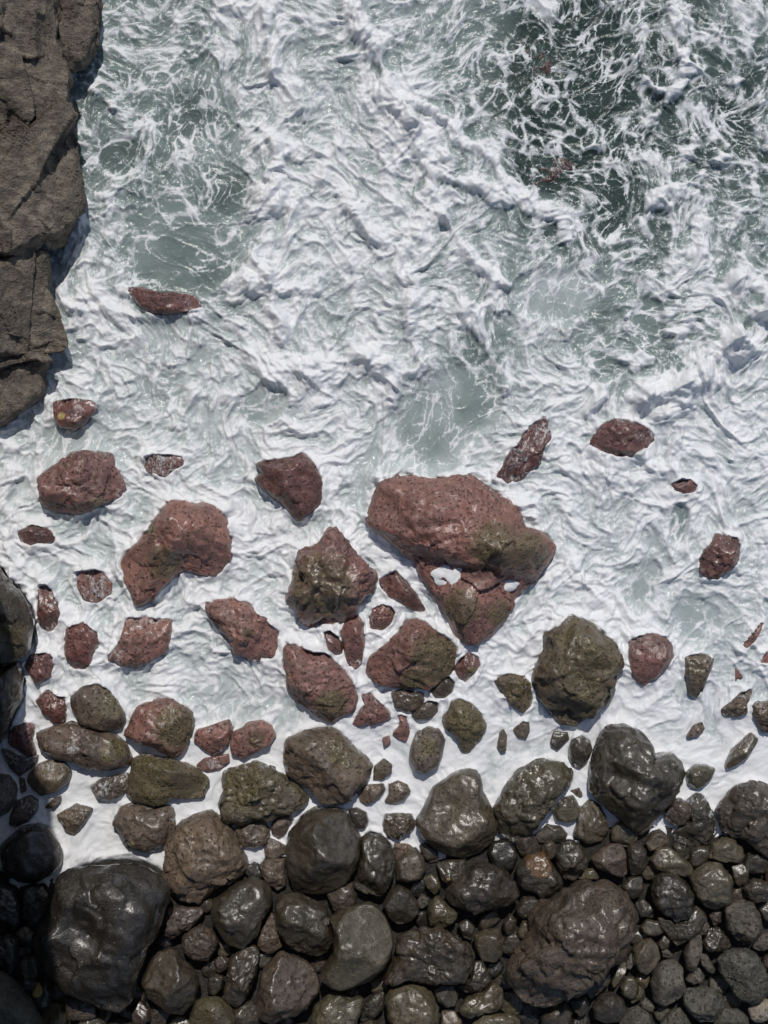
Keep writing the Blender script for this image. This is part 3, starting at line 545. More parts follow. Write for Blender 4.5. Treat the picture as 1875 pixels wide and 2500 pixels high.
# -- boulders at the cliff foot
rk('R4','boulder','tall smooth grey-brown boulder at the left edge, upper of the cliff-foot pair','D',.8,'-200,-280 -60,-210 20,-110 70,-45 130,20 170,110 187,200 175,310 140,360 60,400 0,430 -200,430',lift=.5,cr=.9,spots='m,60,250,120')
rk('R4','boulder','tall dark brown boulder at the left edge, lower of the cliff-foot pair','D',.8,'-200,440 0,432 105,388 125,470 125,600 70,700 30,800 0,870 -200,900',lift=.4,cr=.9)

# ------------------------------------------------------------------ ground
def ground_z(wx, wy):
    """shore gravel: under water at the foam edge, rising toward the bottom of the photograph"""
    py = 1250 - np.asarray(wy) * PPM
    px = 937.5 + np.asarray(wx) * PPM
    edge = np.interp(px, [0, 300, 700, 1000, 1300, 1875], [2150, 2150, 2120, 2090, 2060, 2030])
    d = (py - edge) / PPM
    return np.where(d > 0, d * .11, d * .16) - .03

SHX = [0, 160, 420, 640, 760, 1010, 1160, 1320, 1480, 1660, 1760, 1875]; SHY = [2150, 2200, 2190, 2130, 2110, 2100, 2090, 2050, 2020, 2040, 2060, 2050]
def gravel_drop(wx, wy):
    return .20 * sstep(0, 160, 1250 - np.asarray(wy) * PPM - np.interp(937.5 + np.asarray(wx) * PPM, SHX, SHY) - 10)

def axis(lo, hi, step, far, n_out):
    core = np.arange(lo, hi + step, step)
    k = np.linspace(0, 1, n_out + 1)[1:] ** 2.5
    return np.concatenate([(lo - (k * (far - abs(lo))))[::-1], core, core[-1] + k * (far - abs(hi))])

def grid_faces(nx, ny):
    i = np.arange(ny - 1)[:, None] * nx + np.arange(nx - 1)[None, :]
    i = i.ravel()
    return np.stack([i, i + 1, i + nx + 1, i + nx], 1)

gx = axis(-9, 9, .12, 60, 14); gy = axis(-13, -3, .12, 60, 14)
GX, GY = np.meshgrid(gx, gy)
gz = np.maximum(ground_z(GX, np.maximum(GY, -30)), -2.0) + .05 * fbm2(GX * 1.2, GY * 1.2, 3, 50)
gz = gz - gravel_drop(GX, GY)
gz = np.where(GY > -3, np.minimum(gz, -1.0), gz)
me = mesh_np("beach", np.stack([GX.ravel(), GY.ravel(), gz.ravel()], 1), grid_faces(len(gx), len(gy)))
o = link("beach", me, MG); o['kind'] = 'structure'; o['label'] = 'dark wet gravel under the piled boulders'; o['category'] = 'beach'
bx_ = axis(-10, 10, .5, 400, 12); GX, GY = np.meshgrid(bx_, bx_)
bz = -1.15 + .25 * fbm2(GX * .5, GY * .5, 3, 60)
me = mesh_np("seabed", np.stack([GX.ravel(), GY.ravel(), bz.ravel() - .3], 1), grid_faces(len(bx_), len(bx_)))
o = link("seabed", me, MB); o['kind'] = 'structure'; o['label'] = 'dark sea floor under the clear water'; o['category'] = 'seabed'

# ------------------------------------------------------------------ rock builder
NTH = 160
def radial(poly):
    """outline -> centre and radius by angle"""
    a = poly; b = np.roll(poly, -1, 0)
    cr = a[:, 0] * b[:, 1] - b[:, 0] * a[:, 1]
    A = cr.sum() / 2
    c = np.array([((a[:, 0] + b[:, 0]) * cr).sum(), ((a[:, 1] + b[:, 1]) * cr).sum()]) / (6 * A)
    th = np.arange(NTH) * 2 * np.pi / NTH
    r = np.zeros(NTH)
    for k, t in enumerate(th):
        d = np.array([math.cos(t), math.sin(t)]); p = a - c; q = b - c; e = q - p
        den = d[0] * e[:, 1] - d[1] * e[:, 0]
        den = np.where(np.abs(den) < 1e-12, 1e-12, den)
        tt = (p[:, 0] * e[:, 1] - p[:, 1] * e[:, 0]) / den
        ss = (p[:, 0] * d[1] - p[:, 1] * d[0]) / den
        ok = (tt > 0) & (ss >= -1e-6) & (ss <= 1 + 1e-6)
        r[k] = tt[ok].max() if ok.any() else 0
    r = np.where(r <= 0, r[r > 0].mean(), r)
    ker = np.array([.25, .5, .25])
    for _ in range(2):
        r = np.convolve(np.concatenate([r[-1:], r, r[:1]]), ker, 'valid')
    return c, r

def rad_at(r, th):
    f = (th % (2 * np.pi)) / (2 * np.pi) * NTH
    i = np.floor(f).astype(int) % NTH; w = f - np.floor(f)
    return r[i] * (1 - w) + r[(i + 1) % NTH] * w

def facet3(p, seed):
    i0 = np.floor(p).astype(np.int32); best = np.full(len(p), 9., np.float32); val = np.zeros(len(p), np.float32)
    tab = np.random.default_rng(900 + seed).random((256, 3)).astype(np.float32)
    for a in (-1, 0, 1):
        for b in (-1, 0, 1):
            for c in (-1, 0, 1):
                i = i0 + np.array([a, b, c])
                h = _perm[_perm[_perm[i[:, 0] & 255] + (i[:, 1] & 255)] + (i[:, 2] & 255)]
                d = p - (i + tab[h]); dd = (d * d).sum(1); m = dd < best
                best = np.where(m, dd, best); val = np.where(m, (d * _g3[h]).sum(1), val)
    return val
SEAROCKS = []
def rock_shape(cw, r, htop, hbot, level, seed, cr, feats=(), facets=5, step=None):
    v, f = ICO[level]
    f = f[(v[f][:, :, 2] > -.42).any(1)]                     # the underside rests on the ground
    use = np.unique(f); re_ = np.zeros(len(v), int); re_[use] = np.arange(len(use)); v = v[use]; f = re_[f]
    R = r.mean(); rg = np.random.default_rng(1000 + seed)
    th = np.arctan2(v[:, 1], v[:, 0]); s = np.clip(np.hypot(v[:, 0], v[:, 1]), 0, 1)
    rr = rad_at(r, th)
    x = rr * s * np.cos(th); y = rr * s * np.sin(th)
    prof = np.power(np.clip(1 - s ** 2.2, 0, 1), .64)
    z = np.where(v[:, 2] >= 0, htop * prof, -hbot * prof)
    up = v[:, 2] > 0
    if facets and rg.random() < (.8 if cr >= .7 else .4):    # the shoreward face, cut steeper
        az = math.radians(-90 + rg.uniform(-40, 40)); sl = rg.uniform(1.1, 1.7); a0 = 1 + rg.uniform(.12, .34) * sl - .08
        pl = np.maximum(htop * (a0 - .8 * sl * (x * math.cos(az) + y * math.sin(az)) / R), htop * .08)
        z = np.where(up, smin(z, pl, htop * .12), z)
    for k in range(facets):                                  # planed faces, as broken stone has
        az = rg.uniform(0, 2 * np.pi); sl = rg.uniform(.10, .95); a0 = rg.uniform(.62, 1.0) + .10 * sl
        pl = htop * (a0 - sl * (x * math.cos(az) + y * math.sin(az)) / R * .8)
        pl = np.maximum(pl, htop * .12)
        z = np.where(up, smin(z, pl, htop * .09), z)
    z = np.where(up, np.maximum(z, 0), z)
    if step is not None:                                     # a lower ledge beyond a line across the rock
        (x1, y1), (x2, y2), k = step
        sd = ((x2 - x1) * (y - y1) - (y2 - y1) * (x - x1)) / math.hypot(x2 - x1, y2 - y1)
        z = np.where(up, z * (1 - k * sstep(.06, -.10, sd)), z)
    for (fx, fy, fr, fa) in feats:
        z = z + np.where(up, 1, 0) * prof ** .6 * fa * R * np.exp(-((x - fx) ** 2 + (y - fy) ** 2) / (fr * fr))
    p = np.stack([x, y, z], 1)
    nrm = np.stack([x / R, y / R, z / max(htop, .05) * .8], 1); nrm /= np.linalg.norm(nrm, axis=1)[:, None] + 1e-6
    q = p / R + rg.uniform(-50, 50, 3)
    d = .085 * perlin3(q * 1.3, 1) + .05 * cr * perlin3(q * 2.7, 2)
    rid = 1 - np.abs(perlin3(q * np.array([2.6, 3.6, 3.0]) + .3 * d[:, None], 3)) * 1.6
    d += .042 * cr * (rid - .4)
    d += .024 * cr * perlin3(q * 6.5, 4) + .013 * cr * perlin3(q * 14, 5)
    if level >= 4 and cr >= .8: d += .085 * min(cr, 1.5) * facet3(q * 2.1 + .25 * d[:, None] * 8, 1)
    if level >= 5: d += .007 * cr * perlin3(q * 30, 6)
    p = p + nrm * (d * R * np.where(s > .93, .55, 1.0))[:, None]
    return p, f

def put_rock(idx, poly_px, name, label, st, hf, lift, cr, spots, feats, regkey, sea=True, cat='rock', group=None, parent=None):
    cpx = poly_px.mean(0)
    wx, wy = px2w(cpx[0], cpx[1])
    Rm = math.sqrt(abs(0.5 * np.sum(poly_px[:, 0] * np.roll(poly_px[:, 1], -1) - np.roll(poly_px[:, 0], -1) * poly_px[:, 1])) / math.pi) / PPM
    gz0 = float(ground_z(wx, wy))
    if gz0 < -.06:
        zc = (.09 if cpx[1] < 1640 else .03) + lift; base = -.35
    else:
        zc = gz0 + .50 * Rm + lift + .03; base = gz0 - .05
        if not sea: base = gz0 - float(gravel_drop(wx, wy)) - .04; zc = base + .04 + .38 * Rm + lift
    wxy = np.stack(px2w(poly_px[:, 0], poly_px[:, 1], zc), 1)
    c, r = radial(wxy)
    Rpx = Rm * PPM
    level = 6 if Rpx > 190 else 5 if Rpx > 84 else 4 if Rpx > 30 else 3
    x0, y0, sc = REG[regkey]
    ft = []
    for q in [k for k in feats.split(';') if k]:
        fx, fy, fr, fa = map(float, q.split(','))
        ax, ay = px2w(x0 + fx * sc, y0 + fy * sc, zc)
        ft.append((ax - c[0], ay - c[1], fr * sc / PPM, fa))
    st_ = None
    if label.startswith('largest red'):
        a_ = px2w(600 + 820 * .48222, 1050 + 610 * .48222, zc); b_ = px2w(600 + 1440 * .48222, 1050 + 745 * .48222, zc)
        st_ = ((a_[0] - c[0], a_[1] - c[1]), (b_[0] - c[0], b_[1] - c[1]), .14)
    hf = hf * (1.3 if hf > .35 else 1.0)
    p, f = rock_shape(c, r, hf * r.mean(), max(.55 * r.mean(), zc - base + .04), level, idx, cr, ft, facets=0 if st_ else 5, step=st_)
    g = np.zeros((len(p), 4), np.float32)
    for q in [k for k in spots.split(';') if k]:
        kind, sx, sy, sr = q.split(',')
        ax, ay = px2w(x0 + float(sx) * sc, y0 + float(sy) * sc, zc + .3 * r.mean())
        rr = float(sr) * sc / PPM
        d = np.hypot(p[:, 0] + c[0] - ax, p[:, 1] + c[1] - ay) / rr
        ch = 'mlrf'.index(kind)
        g[:, ch] = np.maximum(g[:, ch], 1.15 * sstep(1.25, .35, d) * (p[:, 2] > -.1))
    if gz0 < -.06 and level >= 4:                # swash still draining off the foot, most on the seaward side
        nz_ = perlin3(np.stack([p[:, 0] * 3.2 + idx, p[:, 1] * 3.2, p[:, 2] * 2], 1), 7)
        sea_side = .45 + .55 * np.clip(p[:, 1] / (np.hypot(p[:, 0], p[:, 1]) + 1e-6), -.6, 1)
        hgt = (.10 + .16 * np.clip(nz_ + .25, 0, 1)) * (.5 + .9 * sea_side)
        g[:, 3] = np.maximum(g[:, 3], .80 * sstep(hgt, hgt * .35, p[:, 2] - .02))
    p[:, 2] += zc - base                         # origin at the rock's foot
    me = mesh_np(name, p, f)
    at = me.attributes.new('growth', 'FLOAT_COLOR', 'POINT'); at.data.foreach_set('color', g.ravel())
    o = link(name, me, MR, parent, (c[0], c[1], base))
    rg = np.random.default_rng(500 + idx); b = STY[st]; jv = rg.uniform(.85, 1.18)
    o.color = (b[0] * jv * rg.uniform(.95, 1.06), b[1] * jv, b[2] * jv * rg.uniform(.93, 1.07), min(1, max(0, b[3] + rg.uniform(-.08, .06))))
    if not parent:
        o['label'] = label; o['category'] = cat; o['group'] = group
    if sea: SEAROCKS.append((c[0], c[1], r, zc, hf * r.mean()))
    return o, p, c

#ROCKS_BUILD
OUT = []
bigrock = None
for i, q in enumerate(ROCKS):
    poly = reg(q['r'], q['pts'])
    cy = poly[:, 1].mean()
    grp = 'red rocks standing in the surf' if q['st'] in 'RP' else ('dark boulders of the shore pile' if cy > 1960 else 'brown rocks along the foam edge')
    o, p, c = put_rock(i, poly, q['name'], q['label'], q['st'], q['hf'], q['lift'], q['cr'], q['spots'], q['feats'], q['r'],
                       cat='boulder' if q['name'] == 'boulder' else ('cobble' if q['name'] == 'cobble' else 'rock'), group=grp)
    OUT.append(poly)
    if q['label'].startswith('largest red'): bigrock = (o, p, c)

# ------------------------------------------------------------------ cobbles wedged in the gaps of the pile
cell = 6
MW, MH = 2000 // cell, 800 // cell
mask = np.zeros((MH, MW), bool)
mx, my = np.meshgrid((np.arange(MW) + .5) * cell - 60, 1850 + (np.arange(MH) + .5) * cell)
def inpoly(px, py, poly):
    r = np.zeros(px.shape, bool); j = len(poly) - 1
    for i in range(len(poly)):
        xi, yi = poly[i]; xj, yj = poly[j]
        if yi != yj:
            r ^= ((yi > py) != (yj > py)) & (px < (xj - xi) * (py - yi) / (yj - yi) + xi)
        j = i
    return r
for poly in OUT:
    if poly[:, 1].max() > 1840: mask |= inpoly(mx, my, poly)
shore = np.interp(mx, [0, 160, 420, 640, 760, 1010, 1160, 1320, 1480, 1660, 1760, 1875], [2160, 2230, 2200, 2120, 2080, 2090, 2080, 2030, 2010, 2030, 2060, 2040])
rgf = np.random.default_rng(11)
nfill = 0
def short(l):
    for w in (' with ', ' left ', ' right ', ' under ', ' at ', ' below ', ' above ', ' in ', ' of ', ' cut ', ' near ', ' against ', ' beside ', ', ', ' between ', ' filling ', ' lying ', ' behind '):
        l = l.split(w)[0]
    return l
BIG = [(OUT[i].mean(0), short(q['label'])) for i, q in enumerate(ROCKS) if OUT[i][:, 1].mean() > 1900 and np.ptp(OUT[i][:, 0]) > 85 and len(short(q['label']).split()) <= 6]
TONE = {'D': 'black', 'K': 'black', 'T': 'olive-dark', 'V': 'purplish', 'G': 'grey-brown'}
def cobble_label(x, y, st, dry):
    d = [(math.hypot(c[0] - x, c[1] - y), c, s) for c, s in BIG]
    _, c, s = min(d, key=lambda t: t[0])
    dx, dy = x - c[0], y - c[1]
    w = ('below' if dy > 0 else 'above') if abs(dy) > 1.8 * abs(dx) else ('right of' if dx > 0 else 'left of') if abs(dx) > 1.8 * abs(dy) else ('lower ' if dy > 0 else 'upper ') + ('right of' if dx > 0 else 'left of')
    return 'small %s %s cobble wedged %s the %s' % ('dry' if dry else 'wet', TONE[st], w, s)
LAB = {'dark': 'small dark wet cobble wedged in a gap between the piled boulders', 'dry': 'small dull grey-brown cobble among the drier stones at the lower right'}
for target_r in (38, 30, 23):
    free = (~mask) & (my > shore) & (my < 2540)
    ys, xs = np.nonzero(free)
    order = rgf.permutation(len(ys))
    for k in order:
        if nfill >= 150: break
        x, y = mx[ys[k], xs[k]], my[ys[k], xs[k]]
        disc = (mx - x) ** 2 + (my - y) ** 2 < (target_r * .72) ** 2
        if (mask & disc).any(): continue
        mask |= (mx - x) ** 2 + (my - y) ** 2 < (target_r * .95) ** 2
        n = 10; th = np.arange(n) * 2 * np.pi / n
        ra = target_r * 1.12 * rgf.uniform(.85, 1.15, n); ph = rgf.uniform(0, 6.28); el = rgf.uniform(.7, 1.0)
        ex, ey = ra * np.cos(th), ra * el * np.sin(th)
        poly = np.stack([x + ex * math.cos(ph) - ey * math.sin(ph), y + ex * math.sin(ph) + ey * math.cos(ph)], 1)
        dry = x > 1540 and y > 2300
        st = rgf.choice(['G', 'G', 'T', 'D']) if dry else rgf.choice(['D', 'D', 'D', 'T', 'K', 'V'])
        put_rock(3000 + nfill, poly, 'cobble', cobble_label(x, y, st, dry), st, rgf.uniform(.6, .85), rgf.uniform(-.02, .03), .5, '', '', 'B1',
                 sea=False, cat='cobble', group='dry cobbles at the lower right' if dry else 'cobbles in the gaps of the pile')
        nfill += 1
print('rocks', len(ROCKS), 'fill', nfill)

# ------------------------------------------------------------------ the cliff at the left
#CLIFF
zz = np.linspace(-1.5, 12, 70); yy = np.linspace(-30, 40, 240)
ZZ, YY = np.meshgrid(zz, yy)
PYY = 1250 - YY * PPM
lean = sstep(1000, 1300, PYY) * .205                       # unseen headland leans over the shore outside the frame, shaped to cast shade
back = -8.6 - .02 * ZZ
edge = -7.25 + lean * ZZ - (1 - sstep(950, 1250, PYY)) * 2.5
jag = .35 * fbm2(YY * .45, ZZ * .5, 4, 70) + .25 * fbm2(YY * 1.6, ZZ * 1.2, 3, 71)
top = 9.2 + 1.2 * perlin2(YY * .3, YY * 0 + 3.3, 72)
lip = np.clip((ZZ - top) / 2.2, 0, 1)
XX = edge + np.minimum(jag, .12) - lip ** 1.4 * 7
ZT = np.minimum(ZZ, top + .3 * lip)
XX = np.minimum(XX, -7.0 * (CAMH - ZT) / CAMH - .12)      # stays clear of what the photograph shows
far = np.stack([np.full(len(yy), -60.0), yy, np.full(len(yy), 11.0)], 1)
V = np.stack([XX, YY, ZT], 2)
V = np.concatenate([V, far[:, None, :]], 1)
me = mesh_np("cliff", V.reshape(-1, 3), grid_faces(V.shape[1], V.shape[0])[:, ::-1], smooth=True)
cliff = link("cliff", me, MC)
cliff['kind'] = 'structure'; cliff['label'] = 'dark brown basalt cliff rising along the left edge'; cliff['category'] = 'cliff'
def crag(pts, zc, htop, seed, cr, planes, feats=(), level=6, regk='C4'):
    poly = reg(regk, pts)
    w = np.stack(px2w(poly[:, 0], poly[:, 1], zc), 1)
    c, r = radial(w)
    v, f = ICO[level]
    R = r.mean(); th = np.arctan2(v[:, 1], v[:, 0]); s = np.clip(np.hypot(v[:, 0], v[:, 1]), 0, 1)
    rr = rad_at(r, th); x = rr * s * np.cos(th); y = rr * s * np.sin(th)
    prof = np.power(np.clip(1 - s ** 4.0, 0, 1), .5)
    up = v[:, 2] >= 0
    z = np.where(up, htop * prof, -(zc + .6) * prof)
    sh = np.where(up, 1, 1 - .25 * prof)
    x = x * sh; y = y * sh
    for (ax, ay, a0) in planes:
        z = np.where(up, smin(z, np.maximum(a0 + ax * x + ay * y, .03), .07), z)
    p = np.stack([x, y, z], 1)
    q = p + np.random.default_rng(seed).uniform(-40, 40, 3)
    d = .10 * perlin3(q * .9, 1) + .07 * perlin3(q * np.array([2.2, 1.2, 2.0]), 2)
    d += .07 * (1 - np.abs(perlin3(q * np.array([2.4, 1.1, 1.9]), 3)) * 2)
    d += .38 * facet3(q * np.array([.8, .6, .9]) + .12 * perlin3(q * 2, 9)[:, None], 2) + .05 * facet3(q * 2.3 + .1 * perlin3(q * 4, 8)[:, None], 3)
    d += .022 * perlin3(q * 5, 4) + .014 * perlin3(q * 11, 5) + .009 * perlin3(q * 24, 6)
    nrm = np.stack([x / R, y / R, np.where(up, .9, -.3)], 1); nrm /= np.linalg.norm(nrm, axis=1)[:, None]
    p = p + nrm * (d * cr)[:, None] + np.array([c[0], c[1], zc])
    return link('rock_block', mesh_np('rock_block', p, f), MC, cliff)
crag('300,-260 505,-260 508,-60 507,80 500,220 470,315 440,345 372,382 345,330 300,200 250,-100', .35, .35, 1, .8, [(-.1, .05, .32)], level=5)
crag('-320,-300 310,-300 318,-60 322,120 330,260 352,400 345,500 340,560 300,610 240,690 150,775 80,745 0,700 -320,690', .5, 1.4, 2, 1.0, [(-.22, -.1, 1.15), (-.55, .0, .95), (-.25, .42, 1.3)])
crag('-320,690 0,692 85,740 150,778 240,690 300,605 345,530 365,610 395,730 425,830 440,910 447,1035 420,1090 380,1140 290,1200 230,1202 180,1250 100,1300 30,1315 -320,1330', .45, 1.3, 3, 1.0, [(-.30, -.16, 1.05), (-.60, .1, .95), (-.12, .30, .95)])
crag('-320,1400 0,1392 90,1335 150,1282 255,1300 275,1400 265,1490 310,1590 345,1720 356,1810 280,1830 210,1850 100,1870 0,1890 -320,1910', .45, .85, 4, .8, [(-.25, .10, .72), (-.75, .15, .8)])
crag('-320,1830 0,1850 120,1840 225,1830 310,1815 350,1815 280,1862 225,1910 230,1965 200,2040 130,2092 60,2140 0,2172 -320,2230', .3, .25, 5, .7, [(-.1, .3, .30)], level=5)
crag('-320,1300 -60,1300 60,1310 140,1290 100,1335 0,1400 -320,1440', .45, .15, 6, .5, [(0, 0, .15)], level=4)
# green plant in the cleft between the two crags
pw = px2w(30 * .47468, 1352 * .47468, .7)
plant = link('plant', None); plant.location = (pw[0], pw[1], .66)
plant['label'] = 'small green leafy plant in the cliff cleft at the left edge'; plant['category'] = 'plant'
rp = np.random.default_rng(5)
lv = np.array([(0, 0, 0), (.018, .03, .012), (.02, .06, .018), (0, .095, .012), (-.02, .06, .018), (-.018, .03, .012), (0, .045, .004)])
lf = np.array([(0, 1, 6), (1, 2, 6), (2, 3, 6), (3, 4, 6), (4, 5, 6), (5, 0, 6)])
lme = mesh_np('leaf', lv, lf)
for k in range(26):
    l = link('leaf', lme, ML, plant)
    l.location = (rp.normal(0, .085), rp.normal(0, .05), .05 + abs(rp.normal(0, .04)))
    l.rotation_euler = (rp.uniform(-.1, .7), rp.uniform(-.4, .4), rp.uniform(0, 6.28)); s = rp.uniform(.7, 1.3); l.scale = (s, s, s)
stem = mesh_np('stem', np.array([(-.06, -.03, 0), (.06, -.03, 0), (.05, .04, 0), (-.05, .04, 0), (0, 0, .1)]), np.array([(0, 1, 4), (1, 2, 4), (2, 3, 4), (3, 0, 4)]))
link('stem', stem, ML, plant)

# ------------------------------------------------------------------ the sea
#SEA
STEP = .0205
def graded(lo, hi):
    st = STEP * 1.07 ** np.arange(1, 46); st = np.concatenate([st, st[-1] * 1.22 ** np.arange(1, 24)])
    c = np.cumsum(st); core = np.arange(lo, hi + STEP, STEP)
    return np.concatenate([(lo - c)[::-1], core, core[-1] + c])
sx = graded(-7.25, 7.25); sy = graded(-7.5, 9.55)
X, Y = np.meshgrid(sx.astype(np.float32), sy.astype(np.float32))
XC = np.clip(X, -9, 9); YC = np.clip(Y, -11, 12)
DX = (937.5 + XC * PPM) / 1.1302; DY = (1250 - YC * PPM) / 1.1302      # coordinates of the overview picture
COV = '''3 5 4 8 7 8 5 4 4 4 6 6
3 5 4 5 8 8 8 5 3 4 6 6
4 5 5 4 8 8 9 7 4 4 7 5
4 7 3 4 8 8 8 8 6 5 6 7
5 8 3 6 9 8 8 7 6 5 8 8
7 8 7 7 9 8 8 5 7 5 6 8
6 5 7 6 8 8 4 4 8 7 8 8
7 6 8 8 8 8 4 6 8 8 8 8
8 8 8 8 8 8 9 9 8 8 8 8
8 8 9 8 9 9 9 9 9 9 7 7
9 9 9 8 9 9 9 9 9 9 8 7
9 9 9 7 9 9 9 9 9 9 9 8
9 9 9 9 9 9 9 9 9 9 9 9
9 9 9 9 9 9 9 9 9 9 9 9
9 9 9 9 9 9 9 9 9 9 9 9
9 9 9 9 9 9 9 9 9 9 9 9'''
MILK = '''4 4 4 5 6 6 5 4 1 1 2 3
4 4 4 5 6 6 6 3 0 1 2 2
4 4 4 5 6 6 6 5 1 1 2 2
5 5 5 5 7 7 6 5 3 2 3 4
6 6 5 5 7 7 6 5 6 4 4 5
7 7 7 7 7 7 6 4 7 5 4 6
8 8 8 8 8 8 7 7 7 7 7 8
8 8 8 8 8 8 8 8 8 8 8 8
8 8 8 8 8 8 8 8 8 8 8 8
9 9 9 9 9 9 9 9 9 8 8 8
9 9 9 9 9 9 9 9 9 9 8 8
9 9 9 9 9 9 9 9 9 9 9 8
9 9 9 9 9 9 9 9 9 9 9 9
9 9 9 9 9 9 9 9 9 9 9 9
9 9 9 9 9 9 9 9 9 9 9 9
9 9 9 9 9 9 9 9 9 9 9 9'''
def table(s, dx, dy):
    a = np.array([[float(v) for v in l.split()] for l in s.split('\n')]) / 9
    fx = np.clip(dx / 138.25 - .5, 0, 10.999); fy = np.clip(dy / 138.25 - .5, 0, 14.999)
    i = fx.astype(int); j = fy.astype(int); u = sstep(0, 1, fx - i); v = sstep(0, 1, fy - j)
    return ((a[j, i] * (1 - u) + a[j, i + 1] * u) * (1 - v) + (a[j + 1, i] * (1 - u) + a[j + 1, i + 1] * u) * v).astype(np.float32)

# carry the coordinates along an eddying current so that everything drawn in them is pulled into strands
def carry(x, y, specs, steps):
    u, v = x.copy(), y.copy()
    e = .02
    for _ in range(steps):
        du = 0; dv = 0
        for (sc, amp, sd) in specs:
            p0 = perlin2(u / sc, v / sc, sd); px_ = perlin2((u + e) / sc, v / sc, sd); py_ = perlin2(u / sc, (v + e) / sc, sd)
            du = du + amp * (py_ - p0) / e; dv = dv - amp * (px_ - p0) / e
        u = u + du; v = v + dv
    return u, v
U, Vv = carry(X, Y, [(2.4, .085, 3), (.95, .012, 4)], 4)
U2 = U + .10 * perlin2(U / .55, Vv / .55, 5) + .035 * perlin2(U / .21, Vv / .21, 6)
V2 = Vv + .10 * perlin2(U / .55 + 31, Vv / .55, 7) + .035 * perlin2(U / .21 + 17, Vv / .21, 8)
wd = .35 * PPM / 1.13
DXW = DX + (U - X) * wd; DYW = DY + (Vv - Y) * wd
cov = table(COV, DXW, DYW); milk = table(MILK, DXW, DYW)

# still pools of milky or clear water, in overview pixels: x, y, rx, ry, depth of foam removed, milk
POOLS = [(950, 900, 100, 110, .75, .62), (400, 560, 100, 75, .8, .45), (1210, 640, 100, 60, .7, .72), (1285, 760, 40, 60, .5, .5), (1400, 700, 30, 55, .9, .45),
         (1310, 450, 45, 75, .75, .12), (1180, 370, 70, 40, .7, .02), (1260, 80, 70, 60, .7, .06), (1300, 200, 60, 70, .6, .05), (1150, 120, 40, 90, .5, .02),
         (560, 870, 55, 45, .6, .7), (340, 840, 50, 50, .5, .68), (130, 940, 60, 40, .6, .72), (250, 330, 50, 40, .8, .30), (1380, 1260, 55, 50, .5, .72),
         (1510, 1340, 50, 55, .7, .70), (440, 1480, 80, 60, .5, .85), (540, 1530, 80, 45, .6, .86), (400, 250, 80, 60, .4, .35), (480, 420, 70, 60, .35, .35), (1590, 250, 50, 60, .5, .10),
         (890, 390, 35, 40, .5, .5), (720, 240, 60, 70, .3, .7), (1030, 880, 50, 60, .5, .55), (1460, 1130, 20, 50, .7, .5), (1630, 720, 45, 45, .5, .35), (620, 270, 40, 40, .4, .6)]
for (px_, py_, rx, ry, dep, mk) in POOLS:
    dd = np.sqrt(((DXW - px_) / rx) ** 2 + ((DYW - py_) / ry) ** 2)
    m = sstep(1.25, .6, dd)
    cov = cov - m * dep * .75; milk = milk * (1 - m) + mk * m

# foam crests seen in the photograph, in overview pixels
CRESTS = [([(750, 30), (815, 105), (850, 200), (880, 260), (930, 330), (990, 390), (1110, 440), (1200, 465), (1265, 540), (1310, 610), (1325, 660)], 17, .16),
          ([(850, 200), (940, 240), (1010, 300), (1060, 350), (1115, 410)], 11, .09), ([(560, 10), (585, 110), (600, 170), (650, 190)], 9, .10),
          ([(640, 190), (620, 280), (600, 360), (560, 400)], 12, .10), ([(1659, 320), (1560, 350), (1470, 410), (1390, 440), (1330, 540)], 13, .10),
          ([(890, 500), (880, 600), (875, 690), (880, 780), (900, 800)], 9, .12), ([(545, 560), (575, 600), (580, 660), (610, 730)], 14, .15),
          ([(150, 180), (240, 220), (300, 320), (310, 350)], 9, .07), ([(1080, 660), (1170, 670), (1240, 710), (1290, 800)], 11, .10),
          ([(1315, 620), (1320, 720), (1310, 800), (1280, 870)], 11, .10), ([(850, 790), (860, 880), (870, 960), (885, 1010)], 15, .13),
          ([(1659, 690), (1590, 760), (1510, 830), (1400, 870)], 30, .34), ([(600, 830), (690, 790), (780, 770), (830, 790)], 20, .14),
          ([(1000, 680), (1060, 760), (1090, 860), (1075, 950)], 13, .10), ([(330, 420), (250, 400), (210, 450), (330, 500)], 16, .15),
          ([(160, 440), (230, 470), (300, 440), (350, 490)], 17, .15), ([(270, 620), (340, 600), (440, 620), (560, 620)], 12, .09), ([(130, 640), (200, 680), (320, 690), (440, 680)], 12, .10),
          ([(1280, 980), (1340, 1010), (1420, 960)], 14, .09), ([(1270, 1010), (1340, 1045), (1440, 990)], 12, .07), ([(1040, 420), (1120, 380), (1260, 330), (1390, 270), (1480, 180)], 8, .06),
          ([(1290, 0), (1300, 70), (1370, 150), (1440, 190)], 8, .06), ([(930, 1000), (1000, 1005), (1070, 1030), (1130, 1090), (1160, 1140)], 9, .08),
          ([(1440, 0), (1470, 80), (1490, 150), (1600, 180)], 8, .06), ([(1190, 100), (1260, 40), (1330, 30)], 7, .05), ([(1340, 800), (1400, 740), (1500, 690), (1600, 600)], 15, .12),
          ([(540, 300), (600, 420), (520, 480), (440, 560)], 13, .10), ([(740, 430), (800, 520), (860, 560), (880, 640)], 11, .10), ([(960, 470), (1010, 560), (1100, 620)], 10, .08)]
WX = DX + (U2 - X) * wd * .9 + 16 * perlin2(X / .8, Y / .8, 33) + 9 * perlin2(X / .3, Y / .3, 34); WY = DY + (V2 - Y) * wd * .9 + 16 * perlin2(X / .8 + 50, Y / .8, 35) + 9 * perlin2(X / .3 + 50, Y / .3, 36)
cvar = np.clip(.55 + 1.1 * fbm2(X / .7 + 4, Y / .7, 2, 37), .1, 1.25)
crest = np.zeros_like(X); chgt = np.zeros_like(X)
